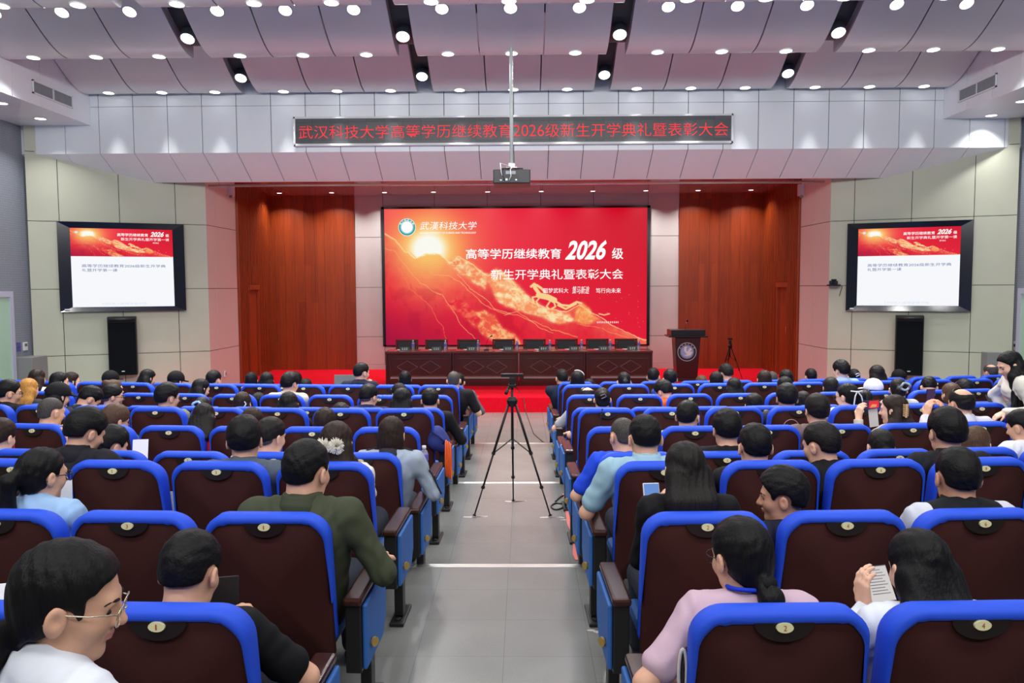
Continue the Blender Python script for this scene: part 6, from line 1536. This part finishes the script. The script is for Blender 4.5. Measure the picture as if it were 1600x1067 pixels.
for k, pix in enumerate(([(868, 692), (871, 705), (875, 720), (880, 742), (884, 756)], [(884, 772), (889, 800), (894, 830), (899, 850), (905, 884)])):
    mb = MB(); pts = [at(x, y, Z=(LEV[2] if k == 0 else LEV[1]) + .004) for x, y in pix]; r = random.Random(5 + k); L_ = []; R_ = []
    for i in range(len(pts) - 1):
        for t in (0, .25, .5, .75):
            q = pts[i].lerp(pts[i + 1], t); w_ = r.uniform(.012, .04); L_.append(q + Vector((-w_, 0, r.uniform(0, .006)))); R_.append(q + Vector((w_ * .8, 0, r.uniform(0, .006))))
    for i in range(len(L_) - 1): mb.quad(L_[i], R_[i], R_[i + 1], L_[i + 1])
    o = mb.build('tape_strip', PINK); tag(o, 'crumpled pink tape over cables along the right aisle seats, %s step' % ('farther' if k == 0 else 'nearer'), 'tape', 'pink tape on the aisle floor')
for k, (x, y) in enumerate(((935, 987), (925, 985), (880, 812))):
    mb = MB(); r = random.Random(20 + k); n = 7; mb.add([(.03 * r.uniform(.4, 1.3) * math.cos(2 * PI * i / n), .015 * r.uniform(.4, 1.3) * math.sin(2 * PI * i / n), 0) for i in range(n)], [tuple(range(n))])
    z = 0.0015 if y > 892 else LEV[1] + .0015; o = mb.build('tape_patch', TAPE, loc=at(x, y, Z=z)); tag(o, ['white tape scrap by the black cable near the bottom', 'second white tape scrap just left of the black cable', 'white tape scrap beside the cable loops'][k], 'tape')
p = at(912, 868, Z=LEV[1]); mb = MB(); mb.box(-.04, .04, -.07, .07, 0, .035); o = mb.build('power_adapter', BLACK, bevel=.012, loc=p); tag(o, 'black adapter box on the floor beside the right aisle seats', 'adapter')
for k, (x, y) in enumerate(((744, 619), (797, 610))):
    mb = MB(); mb.box(-.055, .055, -.012, .012, 0, .002); o = mb.build('floor_mark', mat('tan_tape', lin((206, 168, 110)), .5), loc=at(x, y, Z=STG + .001)); tag(o, ['tan tape mark on the red stage edge left of the tripod', 'tan tape mark on the red stage before the table'][k], 'tape')
# thin cable loop on a chair back, chain strap on another
c0 = at(1235, 668, Y=6.80 + 2.9 * 2.9 * INVR); mb = MB(); mb.tube([c0 + Vector((.07 * math.cos(a), -.02, .075 * math.sin(a))) for a in [PI * (-.15 + 1.25 * k / 16) for k in range(17)]] , .003, 6)
o = mb.build('cable', mat('pale_cable', lin((176, 150, 140)), .5), smooth=True); tag(o, 'thin pale cable looped on a chair back beside the mauve brown sweater', 'cable')
mb = MB(); c0 = at(941, 640, Y=6.80)
for k in range(9): q = c0 + Vector((-.004 * k, -.022, .01 - .021 * k)); mb.tube([q, q + Vector((-.006, 0, -.014))], .007, 6)
o = mb.build('bag_chain', mat('chain_dark', (.02, .02, .02), .3)); tag(o, 'black chain strap hanging over the sixth-row chair back right of the aisle', 'strap')
# handbag on the arm of the woman in lilac
p = at(1082, 1035, Y=2.30); o = empty('handbag', p); tag(o, 'small grey handbag with striped handle at the elbow of the woman in lilac', 'bag')
g = Grid((-.09, -.08, -.14), (.09, .08, .08), .007); g.ell((.02, .02, -.04), (.06, .045, .07), .02); vs, qs = g.mesh(); mesh_obj('bag_body', vs, qs, fabric((150, 150, 156)), o)
for k, m in enumerate((fabric((206, 200, 196)), fabric((60, 48, 46)), fabric((196, 176, 166)))):
    mb = MB(); mb.tube([(-.035 + .012 * k + .012 * math.cos(a), -.03 + .006 * k, -.02 + .075 * math.sin(a)) for a in [2 * PI * j / 20 for j in range(21)]], .0055, 6, cap=False); mb.build('bag_handle', m, o, smooth=True)

# hair ornaments (worn: parts of the wearer)
def who(word):
    for b in people:
        if word in b['label']: return b
HEADS = {}
def ornament(word, fn, name, m, back=(0, -.12, .0)):
    b = who(word); hair = [c for c in b.children if c.name.startswith('hair')][0]
    co = np.empty(len(hair.data.vertices) * 3, np.float32); hair.data.vertices.foreach_get('co', co); co = co.reshape(-1, 3)
    top = co[:, 2].max(); head = co[co[:, 2] > top - .22]; c = Vector((float(head[:, 0].mean()), float(head[:, 1].min()), float(top - .10)))
    mb = MB(); fn(mb, c); return mb.build(name, m, b, smooth=False)
def fluff(mb, c):
    r = random.Random(4)
    for s in (-1, 1):
        for k in range(420):
            a, e = r.uniform(0, 2 * PI), r.uniform(-.6, 1.5); d = Vector((math.cos(a) * math.cos(e), -abs(math.sin(e)) * .8, math.sin(a) * math.cos(e)))
            b = c + Vector((s * .034, .006, -.01)); q = b + d * r.uniform(.030, .050); n = d.orthogonal().normalized() * .0036
            mb.add([b - n, b + n, q + n * .4, q - n * .4], [(0, 1, 2, 3)]); n = d.cross(n).normalized() * .0036; mb.add([b - n, b + n, q + n * .4, q - n * .4], [(0, 1, 2, 3)])
ornament('fluffy cream hair clip', fluff, 'hair_clip', fabric((252, 250, 242)))
def bow(mb, c):
    for pts in ([(-.055, 0, .045), (0, -.012, .04), (.05, 0, .045)], [(0, -.01, .045), (-.02, -.014, 0), (-.03, -.01, -.10)], [(0, -.01, .045), (.035, -.014, .0), (.06, -.01, -.09)]): mb.tube([c + Vector(p) for p in pts], .006, 6)
ornament('white hair ribbon', bow, 'hair_ribbon', WHITE_P)
def claw(mb, c):
    for k in range(7): mb.tube([c + Vector((-.022 + .03 * math.sin(.4), .004, .035 - .014 * k)), c + Vector((0, -.022, .033 - .014 * k)), c + Vector((.028, .004, .035 - .014 * k))], .0045, 6)
    mb.tube([c + Vector((0, -.024, .045)), c + Vector((0, -.03, 0)), c + Vector((0, -.022, -.06))], .008, 6)
ornament('striped claw clip', claw, 'hair_clip', fabric((206, 170, 120)))
def scr(mb, c): mb.tube([c + Vector((.045 * math.cos(a), -.006 - .012 * math.sin(3 * a), .03 + .035 * math.sin(a))) for a in [2 * PI * k / 18 for k in range(19)]], .012, 8, cap=False)
ornament('grey scrunchie', scr, 'scrunchie', fabric((150, 156, 164))); ornament('pale blue scrunchie', scr, 'scrunchie', fabric((150, 184, 220)))
def clip2(mb, c):
    mb.tube([c + Vector((-.03, 0, .03)), c + Vector((.01, -.014, .05)), c + Vector((.03, 0, .02))], .006, 6); mb.tube([c + Vector((-.02, 0, .0)), c + Vector((.02, -.01, .02))], .006, 6)
ornament('claw-clipped bun', clip2, 'hair_clip', mat('clip_brown', lin((120, 104, 100)), .3)); ornament('white patterned hair clip', clip2, 'hair_clip', WHITE_P)
def pearls(mb, c):
    for k in range(5): mb.tube([c + Vector((.06 + .01 * math.sin(k), .02, .0 - .012 * k)), c + Vector((.06 + .01 * math.sin(k), .012, .004 - .012 * k))], .006, 8)
ornament('pearl hair clip', pearls, 'hair_clip', WHITE_P)
